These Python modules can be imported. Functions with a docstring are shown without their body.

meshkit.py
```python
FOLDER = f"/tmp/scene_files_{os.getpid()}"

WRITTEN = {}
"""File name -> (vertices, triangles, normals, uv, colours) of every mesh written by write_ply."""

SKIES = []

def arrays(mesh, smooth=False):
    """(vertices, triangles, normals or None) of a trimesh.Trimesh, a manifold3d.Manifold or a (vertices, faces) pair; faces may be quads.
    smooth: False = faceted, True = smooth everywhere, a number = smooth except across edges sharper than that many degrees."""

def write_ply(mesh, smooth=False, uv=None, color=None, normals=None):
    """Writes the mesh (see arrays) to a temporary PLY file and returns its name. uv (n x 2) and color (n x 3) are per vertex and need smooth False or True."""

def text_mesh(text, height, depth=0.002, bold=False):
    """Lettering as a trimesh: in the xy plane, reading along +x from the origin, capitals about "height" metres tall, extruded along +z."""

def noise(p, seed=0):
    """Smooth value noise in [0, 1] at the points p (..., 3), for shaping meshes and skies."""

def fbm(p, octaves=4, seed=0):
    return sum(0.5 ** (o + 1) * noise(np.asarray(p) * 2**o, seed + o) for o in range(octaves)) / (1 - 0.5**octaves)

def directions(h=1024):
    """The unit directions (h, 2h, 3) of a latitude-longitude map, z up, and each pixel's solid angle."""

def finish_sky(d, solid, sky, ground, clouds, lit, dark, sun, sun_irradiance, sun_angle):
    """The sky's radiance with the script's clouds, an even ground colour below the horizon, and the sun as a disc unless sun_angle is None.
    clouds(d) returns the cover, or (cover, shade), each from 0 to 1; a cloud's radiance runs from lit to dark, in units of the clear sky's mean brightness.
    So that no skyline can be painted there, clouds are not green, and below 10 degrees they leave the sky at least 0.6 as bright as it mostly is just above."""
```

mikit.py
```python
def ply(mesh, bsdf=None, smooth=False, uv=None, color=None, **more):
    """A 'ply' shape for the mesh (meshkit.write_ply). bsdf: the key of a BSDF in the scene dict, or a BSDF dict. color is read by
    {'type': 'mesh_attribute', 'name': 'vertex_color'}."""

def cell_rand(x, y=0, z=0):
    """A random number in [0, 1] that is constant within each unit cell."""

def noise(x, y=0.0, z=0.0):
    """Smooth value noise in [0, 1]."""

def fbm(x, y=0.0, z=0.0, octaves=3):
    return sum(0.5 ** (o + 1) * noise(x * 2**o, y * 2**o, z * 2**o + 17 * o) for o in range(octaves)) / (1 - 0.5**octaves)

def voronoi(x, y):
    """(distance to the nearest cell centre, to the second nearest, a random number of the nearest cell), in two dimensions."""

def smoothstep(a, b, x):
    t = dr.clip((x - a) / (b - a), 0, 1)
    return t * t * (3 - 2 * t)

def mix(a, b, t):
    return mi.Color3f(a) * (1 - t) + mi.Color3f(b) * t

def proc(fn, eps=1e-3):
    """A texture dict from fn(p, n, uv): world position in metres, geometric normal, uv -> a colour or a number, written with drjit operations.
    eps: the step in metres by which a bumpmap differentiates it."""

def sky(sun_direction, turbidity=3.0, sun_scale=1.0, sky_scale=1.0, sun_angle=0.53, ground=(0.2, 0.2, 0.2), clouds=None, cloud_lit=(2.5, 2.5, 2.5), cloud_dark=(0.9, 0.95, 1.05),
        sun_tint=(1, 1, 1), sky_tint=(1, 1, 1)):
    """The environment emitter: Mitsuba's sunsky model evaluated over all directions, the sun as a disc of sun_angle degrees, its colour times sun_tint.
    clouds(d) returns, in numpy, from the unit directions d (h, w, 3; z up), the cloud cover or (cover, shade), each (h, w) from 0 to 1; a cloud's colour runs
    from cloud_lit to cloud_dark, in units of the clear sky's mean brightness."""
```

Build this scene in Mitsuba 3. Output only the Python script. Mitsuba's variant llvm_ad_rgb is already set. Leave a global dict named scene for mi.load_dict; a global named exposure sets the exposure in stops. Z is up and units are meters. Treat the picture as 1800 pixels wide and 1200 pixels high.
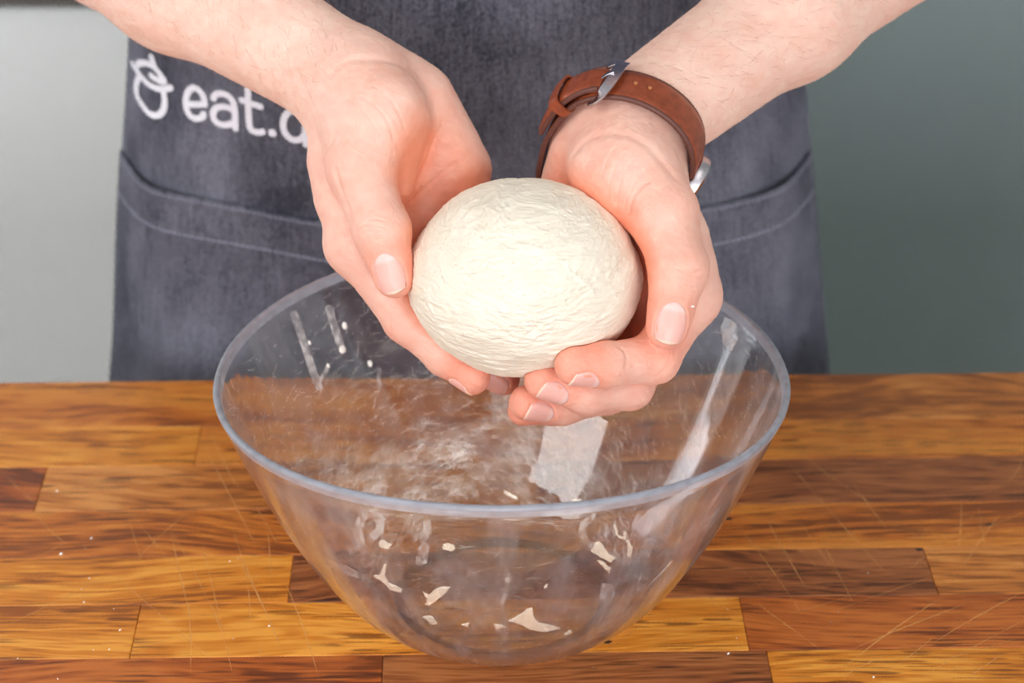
import math
import numpy as np, trimesh, drjit as dr, mitsuba as mi
import mikit, meshkit
from shapely.geometry import LineString, Polygon, Point
from shapely.ops import unary_union
from shapely import affinity
T = mi.ScalarTransform4f
scene, labels = {}, {}
A = lambda *x: np.array(x, float)
RNG = np.random.default_rng(7)

# ------------------------------------------------------------------ camera, light, exposure
exposure = 0.05
CAM = A(0.00461,-0.92726,0.60991)
PITCH = math.radians(27.1)
FWD = A(0, math.cos(PITCH), -math.sin(PITCH))
scene['camera'] = {'type': 'thinlens', 'fov': 2 * math.degrees(math.atan(900 / 4100)), 'fov_axis': 'x',
                   'to_world': T().look_at(origin=CAM.tolist(), target=(CAM + FWD).tolist(), up=[0, 0, 1]),
                   'aperture_radius': 0.0042, 'focus_distance': 1.005, 'near_clip': 0.05, 'far_clip': 50.0}

def lamp(name, w, h, pos, look, rgb, parent=None):
    'a rectangle w x h that emits toward look'
    key = name if parent is None else parent + '__' + name
    up = [0, 0, 1] if abs(look[2] - pos[2]) < 0.9 * np.linalg.norm(A(*look) - A(*pos)) else [0, 1, 0]
    scene[key] = {'type': 'rectangle', 'to_world': T().look_at(origin=list(pos), target=list(look), up=up) @ T().scale([w / 2, h / 2, 1]),
                  'bsdf': {'type': 'ref', 'id': 'mat_pane'}, 'emitter': {'type': 'area', 'radiance': {'type': 'rgb', 'value': list(rgb)}}}
    return key

WIN_FRONT, WIN_LEFT, SOFT, CEIL = (7.6, 7.8, 8.3), (3.4, 3.6, 3.9), (4.6, 4.6, 4.6), (2.3, 2.26, 2.2)

# ------------------------------------------------------------------ materials
def srgb(r, g, b):
    c = np.array([r, g, b], float) / 255
    return np.where(c <= .04045, c / 12.92, ((c + .055) / 1.055) ** 2.4).tolist()

def rgb(c): return {'type': 'rgb', 'value': [float(x) for x in c]}

def principled(col, rough=.5, spec=.5, **k):
    return {'type': 'principled', 'base_color': col if isinstance(col, dict) else rgb(col), 'roughness': rough, 'specular': spec, **k}

def mat(name, b):
    scene[name] = b
    return name

def bump(b, fn, scale=1.0, eps=1e-4):
    return {'type': 'bumpmap', 'arbitrary': mikit.proc(fn, eps), 'scale': scale, 'bsdf': b}

noise, fbm, mix, smoothstep, cell_rand = mikit.noise, mikit.fbm, mikit.mix, mikit.smoothstep, mikit.cell_rand
C3 = lambda c: mi.Color3f(*[float(x) for x in c])

mat('mat_pane', {'type': 'diffuse', 'reflectance': rgb((.6, .6, .6))})
mat('mat_wall', {'type': 'twosided', 'bsdf': {'type': 'diffuse', 'reflectance': mikit.proc(lambda p, n, uv: mix((.74, .74, .73), (.78, .78, .77), fbm(p.x * 6, p.y * 6, p.z * 6)))}})
mat('mat_floor', {'type': 'twosided', 'bsdf': {'type': 'diffuse', 'reflectance': rgb((.42, .40, .37))}})
mat('mat_cabinet_light', {'type': 'twosided', 'bsdf': principled(mikit.proc(lambda p, n, uv: mix(srgb(238, 239, 237), srgb(242, 243, 241), fbm(p.x * 4, p.z * 4, p.y))), .45)})
mat('mat_cabinet_dark', {'type': 'twosided', 'bsdf': principled(mikit.proc(lambda p, n, uv: mix(srgb(130, 139, 141), srgb(129, 146, 140), fbm(p.x * 3, p.z * 3, p.y))), .38)})  # greener mottling painted in for reflected greenery on the glossy front
mat('mat_dark_top', {'type': 'twosided', 'bsdf': principled(srgb(96, 86, 78), .4)})
mat('mat_steel', {'type': 'roughconductor', 'material': 'Cr', 'alpha': .09})
mat('mat_flour', {'type': 'twosided', 'bsdf': {'type': 'diffuse', 'reflectance': rgb(srgb(248, 243, 236))}})
mat('mat_smear', {'type': 'blendbsdf', 'weight': mikit.proc(lambda p, n, uv: .10 + .40 * smoothstep(.35, .75, fbm(p.x * 420, p.y * 420, p.z * 160, 3))),
                  'bsdf_0': {'type': 'thindielectric', 'int_ior': 1.2, 'ext_ior': 1.0},
                  'bsdf_1': {'type': 'twosided', 'bsdf': {'type': 'diffuse', 'reflectance': rgb((.85, .84, .82))}}})
mat('mat_scrap', {'type': 'twosided', 'bsdf': principled(srgb(250, 242, 224), .6)})
mat('mat_print', {'type': 'twosided', 'bsdf': {'type': 'diffuse', 'reflectance': rgb(srgb(228, 228, 236))}})
mat('mat_stitch', {'type': 'twosided', 'bsdf': {'type': 'diffuse', 'reflectance': rgb(srgb(150, 152, 168))}})
mat('mat_scratch', {'type': 'twosided', 'bsdf': {'type': 'diffuse', 'reflectance': rgb(srgb(205, 150, 90))}})
mat('mat_scratch_faint', {'type': 'twosided', 'bsdf': {'type': 'diffuse', 'reflectance': rgb(srgb(186, 132, 80))}})
mat('mat_knot', {'type': 'twosided', 'bsdf': principled(srgb(62, 34, 22), .5)})
mat('mat_black_cloth', {'type': 'twosided', 'bsdf': {'type': 'diffuse', 'reflectance': rgb((.03, .03, .03))}})
mat('mat_dark_wood', {'type': 'twosided', 'bsdf': principled(srgb(90, 52, 25), .6)})
mat('mat_nail', principled({'type': 'mesh_attribute', 'name': 'vertex_color'}, .34, .4))
mat('mat_shirt', {'type': 'twosided', 'bsdf': {'type': 'diffuse', 'reflectance': rgb(srgb(60, 60, 66))}})
mat('mat_trousers', {'type': 'twosided', 'bsdf': {'type': 'diffuse', 'reflectance': rgb(srgb(45, 48, 58))}})
mat('mat_hair', {'type': 'twosided', 'bsdf': principled(srgb(168, 118, 88), .5)})
mat('mat_hole', {'type': 'twosided', 'bsdf': principled(srgb(176, 112, 70), .6)})

def skin_bump(p, n, uv):
    q = p * 1000.0
    a = fbm(q.x * .8, q.y * .8, q.z * .8, 3)
    b = dr.abs(noise(q.x * .9 + a, q.y * .9, q.z * .9 + 5) - .5)
    return (a * 2.6e-4 - dr.exp(-b * b * 700) * 1.3e-4)
mat('mat_skin', bump(principled({'type': 'mesh_attribute', 'name': 'vertex_color'}, .48, .32), skin_bump))

def dough_col(p, n, uv):
    q = p * 1000.0
    f = fbm(q.x * .12, q.y * .12, q.z * .12)
    c = mix(srgb(221, 211, 191), srgb(232, 224, 207), f)
    s = smoothstep(.80, .86, noise(q.x * 1.3, q.y * 1.3, q.z * 1.3)) * smoothstep(.5, .7, noise(q.x * .3, q.y * .3, q.z * .3 + 4))
    return mix(c, srgb(206, 170, 118), s * .5)
def dough_bump(p, n, uv):
    q = p * 1000.0
    w = fbm(q.x * .10, q.y * .10, q.z * .10, 2) * 7
    r = fbm(q.x * .22 + w, q.y * .22 + w, q.z * .42, 4)
    f = noise(q.x * 1.2, q.y * 1.2, q.z * 1.7) * .20 + noise(q.x * .55 + w, q.y * .55, q.z * .9) * .30
    return (r * .62 + f) * 1.05e-3
mat('mat_dough', bump(principled(mikit.proc(dough_col), .55, .35), dough_bump))

def denim(p, n, uv):
    x, z = uv.x * 1000, uv.y * 1000
    slub = noise(x * 1.1, z * .09) * .5 + noise(x * 2.4, z * .22 + 9) * .5
    grain = noise(x * 1.3, z * 1.1, 3.3)
    big = fbm(x * .02, z * .02, 2.0)
    k = dr.clip((slub - .5) * .62 + (grain - .5) * .95 + (big - .5) * 1.0 + .40, 0, 1)
    return mix(srgb(50, 51, 61), srgb(120, 121, 134), k)
def denim_bump(p, n, uv):
    x, z = uv.x * 1000, uv.y * 1000
    return noise(x * 1.6, z * 1.6) * 1.4e-4 + noise(x * .5, z * .08) * 1.0e-4
mat('mat_denim', bump({'type': 'twosided', 'bsdf': principled(mikit.proc(denim), .85, .15, sheen=.3)}, denim_bump))

def leather(p, n, uv):
    q = p * 1000.0
    f = fbm(q.x * .35, q.y * .35, q.z * .35, 4)
    g = noise(q.x * 2.5, q.y * 2.5, q.z * 2.5)
    return mix(srgb(112, 50, 28), srgb(150, 72, 42), dr.clip(f * 1.2 - .1 + (g - .5) * .15, 0, 1))
mat('mat_lip', {'type': 'blendbsdf', 'weight': mikit.proc(lambda p, n, uv: .26 + .12 * noise(p.x * 300, p.y * 300, p.z * 300)),  # pale blue blended in paints the lip's window highlight and edge glow
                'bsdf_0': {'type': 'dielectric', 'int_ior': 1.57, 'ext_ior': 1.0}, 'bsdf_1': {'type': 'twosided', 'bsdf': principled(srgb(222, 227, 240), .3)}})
mat('mat_leather', bump(principled(mikit.proc(leather), .28, .5), lambda p, n, uv: fbm(p.x * 1500, p.y * 1500, p.z * 1500, 2) * 8e-5))
mat('mat_leather_edge', principled(srgb(92, 52, 42), .5))

# butcher block: uv is each stave's own length and width in metres, shifted at random, so the grain of no two staves meets
def wood(dark, mid, light, cut):
    def fn(p, n, uv):
        x, y = uv.x, uv.y
        warp = fbm(x * 4, y * 11, 1.0, 3)
        broad = fbm(x * 3.4 + warp * 1.5, y * 30 + warp * 7, 7.0, 3)
        ring = fbm(x * 10 + warp, y * 230 + warp * 26, 3.0, 3)
        fine = noise(x * 45 + warp, y * 1000 + warp * 60, 2.0) * .5 + noise(x * 85, y * 600 + warp * 40, 5.0) * .5
        pore = smoothstep(.66, .82, noise(x * 55, y * 1000, 11.0)) * smoothstep(.35, .6, noise(x * 11, y * 80, 4.0))
        t = dr.clip((broad - .5) * 1.15 + (ring - .5) * .75 + .5 + (fine - .5) * 1.05, 0, 1)
        c = mix(mid, light, smoothstep(.40, .95, t))
        c = mix(c, dark, smoothstep(cut, cut - .34, t) * .85)
        return mix(c, C3(dark) * .55, pore * .72)
    return fn
def wood_bump(p, n, uv):
    return noise(uv.x * 60, uv.y * 1300, 2.0) * 6e-5 + fbm(p.x * 22, p.y * 22, 0.0, 2) * 1.2e-4
WOODS = {'gold': (srgb(132, 66, 14), srgb(196, 116, 28), srgb(222, 150, 56), .42),
         'amber': (srgb(112, 54, 14), srgb(178, 96, 26), srgb(204, 128, 46), .46),
         'red': (srgb(98, 44, 14), srgb(158, 78, 24), srgb(184, 102, 38), .48),
         'dark': (srgb(80, 40, 18), srgb(130, 70, 32), srgb(160, 96, 50), .46),
         'oak': (srgb(124, 66, 24), srgb(182, 108, 42), srgb(208, 138, 68), .42)}
for k_, v_ in WOODS.items():
    mat('mat_wood_' + k_, bump(principled(mikit.proc(wood(*v_)), .42, .45), wood_bump))

# the bowl: clear plastic with a thin dull film of flour and scuffs
def film(p, n, uv):
    a = dr.atan2(p.y, p.x)
    z = p.z
    m = fbm(a * 9, z * 38, 3.0, 3)
    s = noise(a * 60, z * 160, 1.0)
    g = noise(p.x * 900, p.y * 900, z * 900)
    return .022 + .085 * smoothstep(.42, .75, m) * (.5 + .5 * s) + .05 * smoothstep(.78, .9, g)
mat('mat_bowl', {'type': 'blendbsdf', 'weight': mikit.proc(film),
                 'bsdf_0': {'type': 'dielectric', 'int_ior': 1.57, 'ext_ior': 1.0},
                 'bsdf_1': {'type': 'twosided', 'bsdf': {'type': 'diffuse', 'reflectance': rgb((.80, .80, .83))}}})

# ------------------------------------------------------------------ helpers
def put(key, mesh, bsdf, smooth=30, **k):
    if key in scene:
        i = 1
        while f'{key}_{i:03d}' in scene: i += 1
        key = f'{key}_{i:03d}'
    scene[key] = mikit.ply(mesh, bsdf, smooth, **k)
    return key

def tag(key, label=None, cat=None, group=None, kind=None):
    d = labels.setdefault(key, {})
    for n, v in (('label', label), ('category', cat), ('group', group), ('kind', kind)):
        if v: d[n] = v
    return key

def box(x0, x1, y0, y1, z0, z1, bevel=0.0):
    if bevel <= 0:
        return trimesh.creation.box(bounds=[[x0, y0, z0], [x1, y1, z1]])
    P = []
    b = bevel
    for sx in (0, 1):
        for sy in (0, 1):
            for sz in (0, 1):
                c = A((x0, x1)[sx], (y0, y1)[sy], (z0, z1)[sz])
                d = A(1 - 2 * sx, 1 - 2 * sy, 1 - 2 * sz) * b
                P += [c + d * A(0, 1, 1), c + d * A(1, 0, 1), c + d * A(1, 1, 0)]
    return trimesh.convex.convex_hull(np.array(P))

def tube(pts, r, n=10, closed=False):
    pts = np.asarray(pts, float)
    if closed: t = np.roll(pts, -1, 0) - np.roll(pts, 1, 0)
    else: t = np.gradient(pts, axis=0)
    t /= np.linalg.norm(t, axis=1, keepdims=True)
    up = A(.13, .27, 1); V = []
    rr = np.broadcast_to(r, len(pts))
    u0 = None
    for p, d, q in zip(pts, t, rr):
        u = up - d * (up @ d) if u0 is None else u0 - d * (u0 @ d)
        u /= np.linalg.norm(u); u0 = u
        w = np.cross(d, u)
        a = np.arange(n) * 2 * np.pi / n
        V.append(p + q * (np.cos(a)[:, None] * u + np.sin(a)[:, None] * w))
    V = np.vstack(V); F = []
    m = len(pts)
    for i in range(m if closed else m - 1):
        j = (i + 1) % m
        for k in range(n):
            l = (k + 1) % n
            F += [[i * n + k, i * n + l, j * n + l], [i * n + k, j * n + l, j * n + k]]
    if not closed:
        c0, c1 = len(V), len(V) + 1
        V = np.vstack([V, pts[0], pts[-1]])
        for k in range(n):
            l = (k + 1) % n
            F += [[c0, l, k], [c1, (m - 1) * n + k, (m - 1) * n + l]]
    return trimesh.Trimesh(V, F, process=False)

def strip(L, R):
    'a ribbon between two polylines'
    L, R = np.asarray(L), np.asarray(R); n = len(L)
    V = np.vstack([L, R]); i = np.arange(n - 1)
    F = np.vstack([np.stack([i, i + 1, i + n + 1], 1), np.stack([i, i + n + 1, i + n], 1)])
    return trimesh.Trimesh(V, F, process=False)

def spline(pts, n=40):
    from scipy.interpolate import CubicSpline
    pts = np.asarray(pts, float)
    s = np.r_[0, np.cumsum(np.linalg.norm(np.diff(pts, axis=0), axis=1))]
    return CubicSpline(s, pts)(np.linspace(0, s[-1], n))

# ------------------------------------------------------------------ the room
RX, RY0, RY1, Z0, Z1 = 2.3, -4.4, 1.65, -0.90, 1.75
def struct(key, mesh, m):
    put(key, mesh, m, False); tag(key, kind='structure')
struct('floor', box(-RX, RX, RY0, RY1, Z0 - .05, Z0), 'mat_floor')
struct('ceiling', box(-RX, RX, RY0, RY1, Z1, Z1 + .05), 'mat_wall')
struct('wall_back', box(-RX, RX, RY1, RY1 + .05, Z0, Z1), 'mat_wall')
struct('wall_right', box(RX, RX + .05, RY0, RY1, Z0, Z1), 'mat_wall')
def wall_with_hole(key, axis, at, lo, hi, h0, h1, z0, z1):
    'a wall across x (axis 1) or along y (axis 0) with one window opening'
    from shapely.geometry import box as sbox
    g = sbox(lo, Z0, hi, Z1).difference(sbox(h0, z0, h1, z1))
    m = trimesh.creation.extrude_polygon(g, .10)
    M = np.eye(4)
    if axis == 1: M[:3, :3] = [[1, 0, 0], [0, 0, -1], [0, 1, 0]]; M[1, 3] = at
    else: M[:3, :3] = [[0, 0, -1], [1, 0, 0], [0, 1, 0]]; M[0, 3] = at
    m.apply_transform(M)
    struct(key, m, 'mat_wall')
FW = (-.9, 2.1, -.1, 1.60)
wall_with_hole('wall_front', 1, RY0, -RX, RX, FW[0], FW[1], FW[2], FW[3])
LW = (.72, 1.60, .05, 1.30)
wall_with_hole('wall_left', 0, -RX, RY0, RY1, LW[0], LW[1], LW[2], LW[3])
def window(n, axis, at, h0, h1, z0, z1, rgbv, sign):
    key = f'window_{n}'
    def b(a0, a1, c0, c1):
        return box(a0, a1, at - .03, at + .03, c0, c1, .004) if axis == 1 else box(at - .03, at + .03, a0, a1, c0, c1, .004)
    w = .05; mid = (h0 + h1) / 2
    fr = trimesh.util.concatenate([b(h0, h1, z0, z0 + w), b(h0, h1, z1 - w, z1), b(h0, h0 + w, z0 + w, z1 - w), b(h1 - w, h1, z0 + w, z1 - w), b(mid - w / 2, mid + w / 2, z0 + w, z1 - w)])
    put(key + '__frame', fr, 'mat_wall')
    c = (h0 + h1) / 2, (z0 + z1) / 2
    pos = (c[0], at - sign * .06, c[1]) if axis == 1 else (at - sign * .06, c[0], c[1])
    look = (c[0], 0, c[1]) if axis == 1 else (0, c[0], c[1])
    lamp('pane', h1 - h0, z1 - z0, pos, look, rgbv, key)
    tag(key, kind='structure')
window(1, 1, RY0 - .04, *FW, WIN_FRONT, 1)
window(2, 0, -RX - .04, *LW, WIN_LEFT, 1)

# a studio softbox on a stand, to the left of the camera
SB = A(-.84, -.83, 1.00); AIM = A(.02, .06, .06)
sn = (AIM - SB) / np.linalg.norm(AIM - SB); sr = np.cross(sn, A(0, 0, 1)); sr /= np.linalg.norm(sr); su = np.cross(sr, sn)
R4 = np.eye(4); R4[:3, :3] = np.stack([sr, su, -sn], 1); R4[:3, 3] = SB
hs_ = .40
ring = lambda h, z: [(h, h, z), (-h, h, z), (-h, -h, z), (h, -h, z)]
V = A(*[c for h, z in ((hs_, -.03), (hs_, .02), (.07, .36)) for p in ring(h, z) for c in p]).reshape(-1, 3)
F = [[i * 4 + k, i * 4 + (k + 1) % 4, i * 4 + 4 + (k + 1) % 4] for i in (0, 1) for k in range(4)] + [[i * 4 + k, i * 4 + 4 + (k + 1) % 4, i * 4 + 4 + k] for i in (0, 1) for k in range(4)]
m = trimesh.Trimesh(V, F, process=False); m.apply_transform(R4)
put('softbox__housing', m, 'mat_black_cloth', False)
m = trimesh.creation.cylinder(.065, .22, sections=32); m.apply_translation([0, 0, .46]); m.apply_transform(R4)
put('softbox__flash_head', m, 'mat_black_cloth', 40)
lamp('diffuser', 2 * hs_, 2 * hs_, SB.tolist(), AIM.tolist(), SOFT, 'softbox')
foot = SB - sn * .46
put('softbox__stand_pole', tube([foot - A(0, 0, .02), A(foot[0], foot[1], Z0 + .25)], .012, 16), 'mat_steel', 40)
for k in range(3):
    a = math.radians(120 * k + 200)
    put('softbox__stand_leg', tube([A(foot[0], foot[1], Z0 + .55), A(foot[0] + .5 * math.cos(a), foot[1] + .5 * math.sin(a), Z0 + .012)], .010, 12), 'mat_steel', 40)
tag('softbox', 'square studio softbox on a stand to the left of the camera', 'lamp')
# unseen fill light added at the ceiling: two long panels
for i, (x, y) in enumerate(((-.55, -.75), (.95, -.75))):
    k = 'added_fill_panel' if i == 0 else f'added_fill_panel_{i:03d}'
    put(k + '__frame', trimesh.util.concatenate([box(x - .17, x + .17, y - .62, y - .60, Z1 - .05, Z1), box(x - .17, x + .17, y + .60, y + .62, Z1 - .05, Z1), box(x - .17, x - .15, y - .6, y + .6, Z1 - .05, Z1), box(x + .15, x + .17, y - .6, y + .6, Z1 - .05, Z1)]), 'mat_wall')
    lamp('diffuser', .30, 1.20, (x, y, Z1 - .04), (x, y, 0), CEIL, k)
    tag(k, ('left' if i == 0 else 'right') + ' long unseen ceiling panel added as fill light over the worktop', 'lamp')

# ------------------------------------------------------------------ cupboards behind the person
CY = 1.0
put('base_cabinet__carcass', box(-2.2, .118, CY + .02, RY1 - .005, Z0 + .09, -.045), 'mat_cabinet_light', False)
for i, (a, b) in enumerate(((-2.2, -1.402), (-1.398, -.602), (-.598, .118))):
    put('base_cabinet__door', box(a, b, CY, CY + .019, Z0 + .10, -.052, .0015), 'mat_cabinet_light', False)
put('base_cabinet__plinth', box(-2.2, .118, CY + .06, RY1 - .01, Z0, Z0 + .088), 'mat_cabinet_light', False)
put('base_cabinet__countertop', box(-2.22, .118, CY - .02, RY1 - .004, -.043, -.005, .003), 'mat_dark_top', False)
tag('base_cabinet', 'plain light grey kitchen base cabinet behind the person, on the left', 'cabinet')
put('dark_cabinet__carcass', box(.122, 1.9, CY + .02, RY1 - .005, Z0 + .09, 1.2), 'mat_cabinet_dark', False)
put('dark_cabinet__door', box(.122, 1.9, CY, CY + .019, Z0 + .10, 1.2, .0015), 'mat_cabinet_dark', False)
put('dark_cabinet__plinth', box(.122, 1.9, CY + .06, RY1 - .01, Z0, Z0 + .088), 'mat_cabinet_dark', False)
tag('dark_cabinet', 'dark grey smooth cabinet front with a green reflection painted in behind the person, on the right', 'cabinet')

# ------------------------------------------------------------------ the wooden worktop, stave by stave
YAW = math.radians(1.25)
RZ = np.eye(4); RZ[:2, :2] = [[math.cos(YAW), -math.sin(YAW)], [math.sin(YAW), math.cos(YAW)]]
STAVES = [  # y1, y0, [x seams], [wood]
    (.2206, .1690, [-.74, .055, .76], ['amber', 'oak']),
    (.1690, .1268, [-.74, -.158, .30, .76], ['gold', 'amber', 'oak']),
    (.1268, .0822, [-.74, -.234, .02, .76], ['red', 'oak', 'dark']),
    (.0822, .0392, [-.74, -.06, .76], ['amber', 'amber']),
    (.0392, -.0028, [-.74, -.101, .2067, .76], ['gold', 'dark', 'oak']),
    (-.0028, -.0468, [-.74, -.17, .112, .76], ['gold', 'gold', 'red']),
    (-.0468, -.0900, [-.74, -.055, .1196, .76], ['red', 'dark', 'gold']),
    (-.0900, -.1330, [-.74, .02, .76], ['amber', 'red']),
    (-.1330, -.1760, [-.74, -.2, .25, .76], ['oak', 'gold', 'dark']),
    (-.1760, -.2190, [-.74, .1, .76], ['amber', 'gold']),
    (-.2190, -.2620, [-.74, -.1, .4, .76], ['red', 'oak', 'amber'])]
THICK = .038
for r, (y1, y0, xs, ws) in enumerate(STAVES):
    for i, w in enumerate(ws):
        x0, x1 = xs[i], xs[i + 1]
        g = .00012
        m = box(x0 + g, x1 - g, y0 + g, y1 - g, -THICK, 0, .00035)
        m = trimesh.Trimesh(m.vertices, m.faces)
        off = RNG.uniform(0, 40, 2)
        tilt = RNG.uniform(-.035, .035)
        uv = np.stack([m.vertices[:, 0] + off[0], m.vertices[:, 1] + tilt * m.vertices[:, 0] + off[1]], 1)
        v, f = m.vertices, m.faces
        v3, uv3 = v[f].reshape(-1, 3), uv[f].reshape(-1, 2)
        m2 = trimesh.Trimesh(v3, np.arange(len(v3)).reshape(-1, 3), process=False)
        m2.apply_transform(RZ)
        put('worktop__stave', m2, 'mat_wood_' + w, False, uv=uv3)
tag('worktop', 'oiled brown hardwood worktop of glued staves with knife scratches', 'worktop')
core = box(-.738, .758, -.2615, .2200, -THICK - .004, -.0012); core.apply_transform(RZ)
put('worktop__glue_core', core, 'mat_dark_wood', False)
SCR = [[-0.1968,0.0954,-0.1505,0.0138],[-0.1647,0.0602,-0.1431,-0.0248],[-0.1647,0.0602,-0.1294,-0.0295],[-0.1479,0.0496,-0.1275,-0.0341],[-0.1334,0.0575,-0.1097,-0.0154],[-0.1278,0.0314,-0.1006,-0.0432],[-0.2354,0.0765,-0.2146,0.047],[-0.2547,0.1102,-0.2335,0.082],[-0.2146,0.047,-0.2276,0.034],[-0.2323,-0.0272,-0.1775,0.0314],[-0.1775,0.0314,-0.1582,0.0765],[-0.1245,0.082,-0.1097,0.0444],[-0.1167,0.0602,-0.1115,0.0188],[-0.1042,0.0138,-0.082,-0.0655],[-0.1878,0.0737,-0.1744,0.0289],[-0.1615,0.1519,-0.1208,0.0444],[-0.1562,0.1581,-0.1349,0.0988],[-0.1866,0.0188,-0.132,-0.0522],[-0.1481,-0.0058,-0.1394,-0.0655],[-0.1373,-0.0058,-0.1203,-0.0655],[-0.1243,0.0238,-0.1167,-0.0248],[0.1485,0.1266,0.1849,0.0188],[0.1153,0.0683,0.1401,-0.0154],[0.1472,0.0737,0.1624,0.0138],[0.1398,0.0575,0.1527,0.0238],[0.1533,-0.0589,0.2076,-0.001],[0.2164,0.0444,0.2617,0.0765],[0.2322,0.0875,0.2216,0.034],[0.2399,0.082,0.2369,0.034],[0.1966,0.0238,0.2389,0.0765],[0.1508,-0.0154,0.2095,0.0188],[0.1604,-0.0432,0.2189,-0.0058],[0.1881,-0.0655,0.2429,-0.0201],[0.1975,-0.0387,0.2476,0.0039],[0.1524,-0.0655,0.1754,-0.0478],[0.1303,0.0765,0.145,0.0039],[0.1797,0.1045,0.1908,0.0602],[0.1567,0.1337,0.1882,0.082],[0.2585,0.1045,0.2729,0.1337],[0.2213,0.0238,0.2503,0.0765],[0.1322,-0.0154,0.1781,0.0088],[0.1653,-0.0058,0.1564,0.0549],[0.1198,-0.0058,0.1449,-0.0432],[0.1979,-0.0522,0.2375,-0.0341],[0.1735,-0.0611,0.1983,-0.0341],[0.2085,-0.0655,0.2271,-0.0478]]
S = []
rs = np.random.default_rng(3)
for x0, y0, x1, y1 in SCR:
    a, b = A(x0, y0), A(x1, y1)
    d = (b - a) / np.linalg.norm(b - a); q = A(-d[1], d[0])
    t = np.linspace(0, 1, 14)[:, None]
    c = a + (b - a) * t + q * (rs.uniform(-.0012, .0012) * np.sin(np.pi * t))
    wv = rs.uniform(.00008, .00018) * (np.sin(np.pi * t) ** .4 + .05) * (1 + .5 * rs.standard_normal((14, 1)).clip(-1, 1))
    z = np.full((14, 1), .00006)
    S.append(strip(np.hstack([c + q * wv, z]), np.hstack([c - q * wv, z])))
put('worktop__knife_scratch', trimesh.util.concatenate(S), 'mat_scratch', False)
tag('worktop__knife_scratch', 'pale thin knife scratches', kind='stuff')
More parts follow.
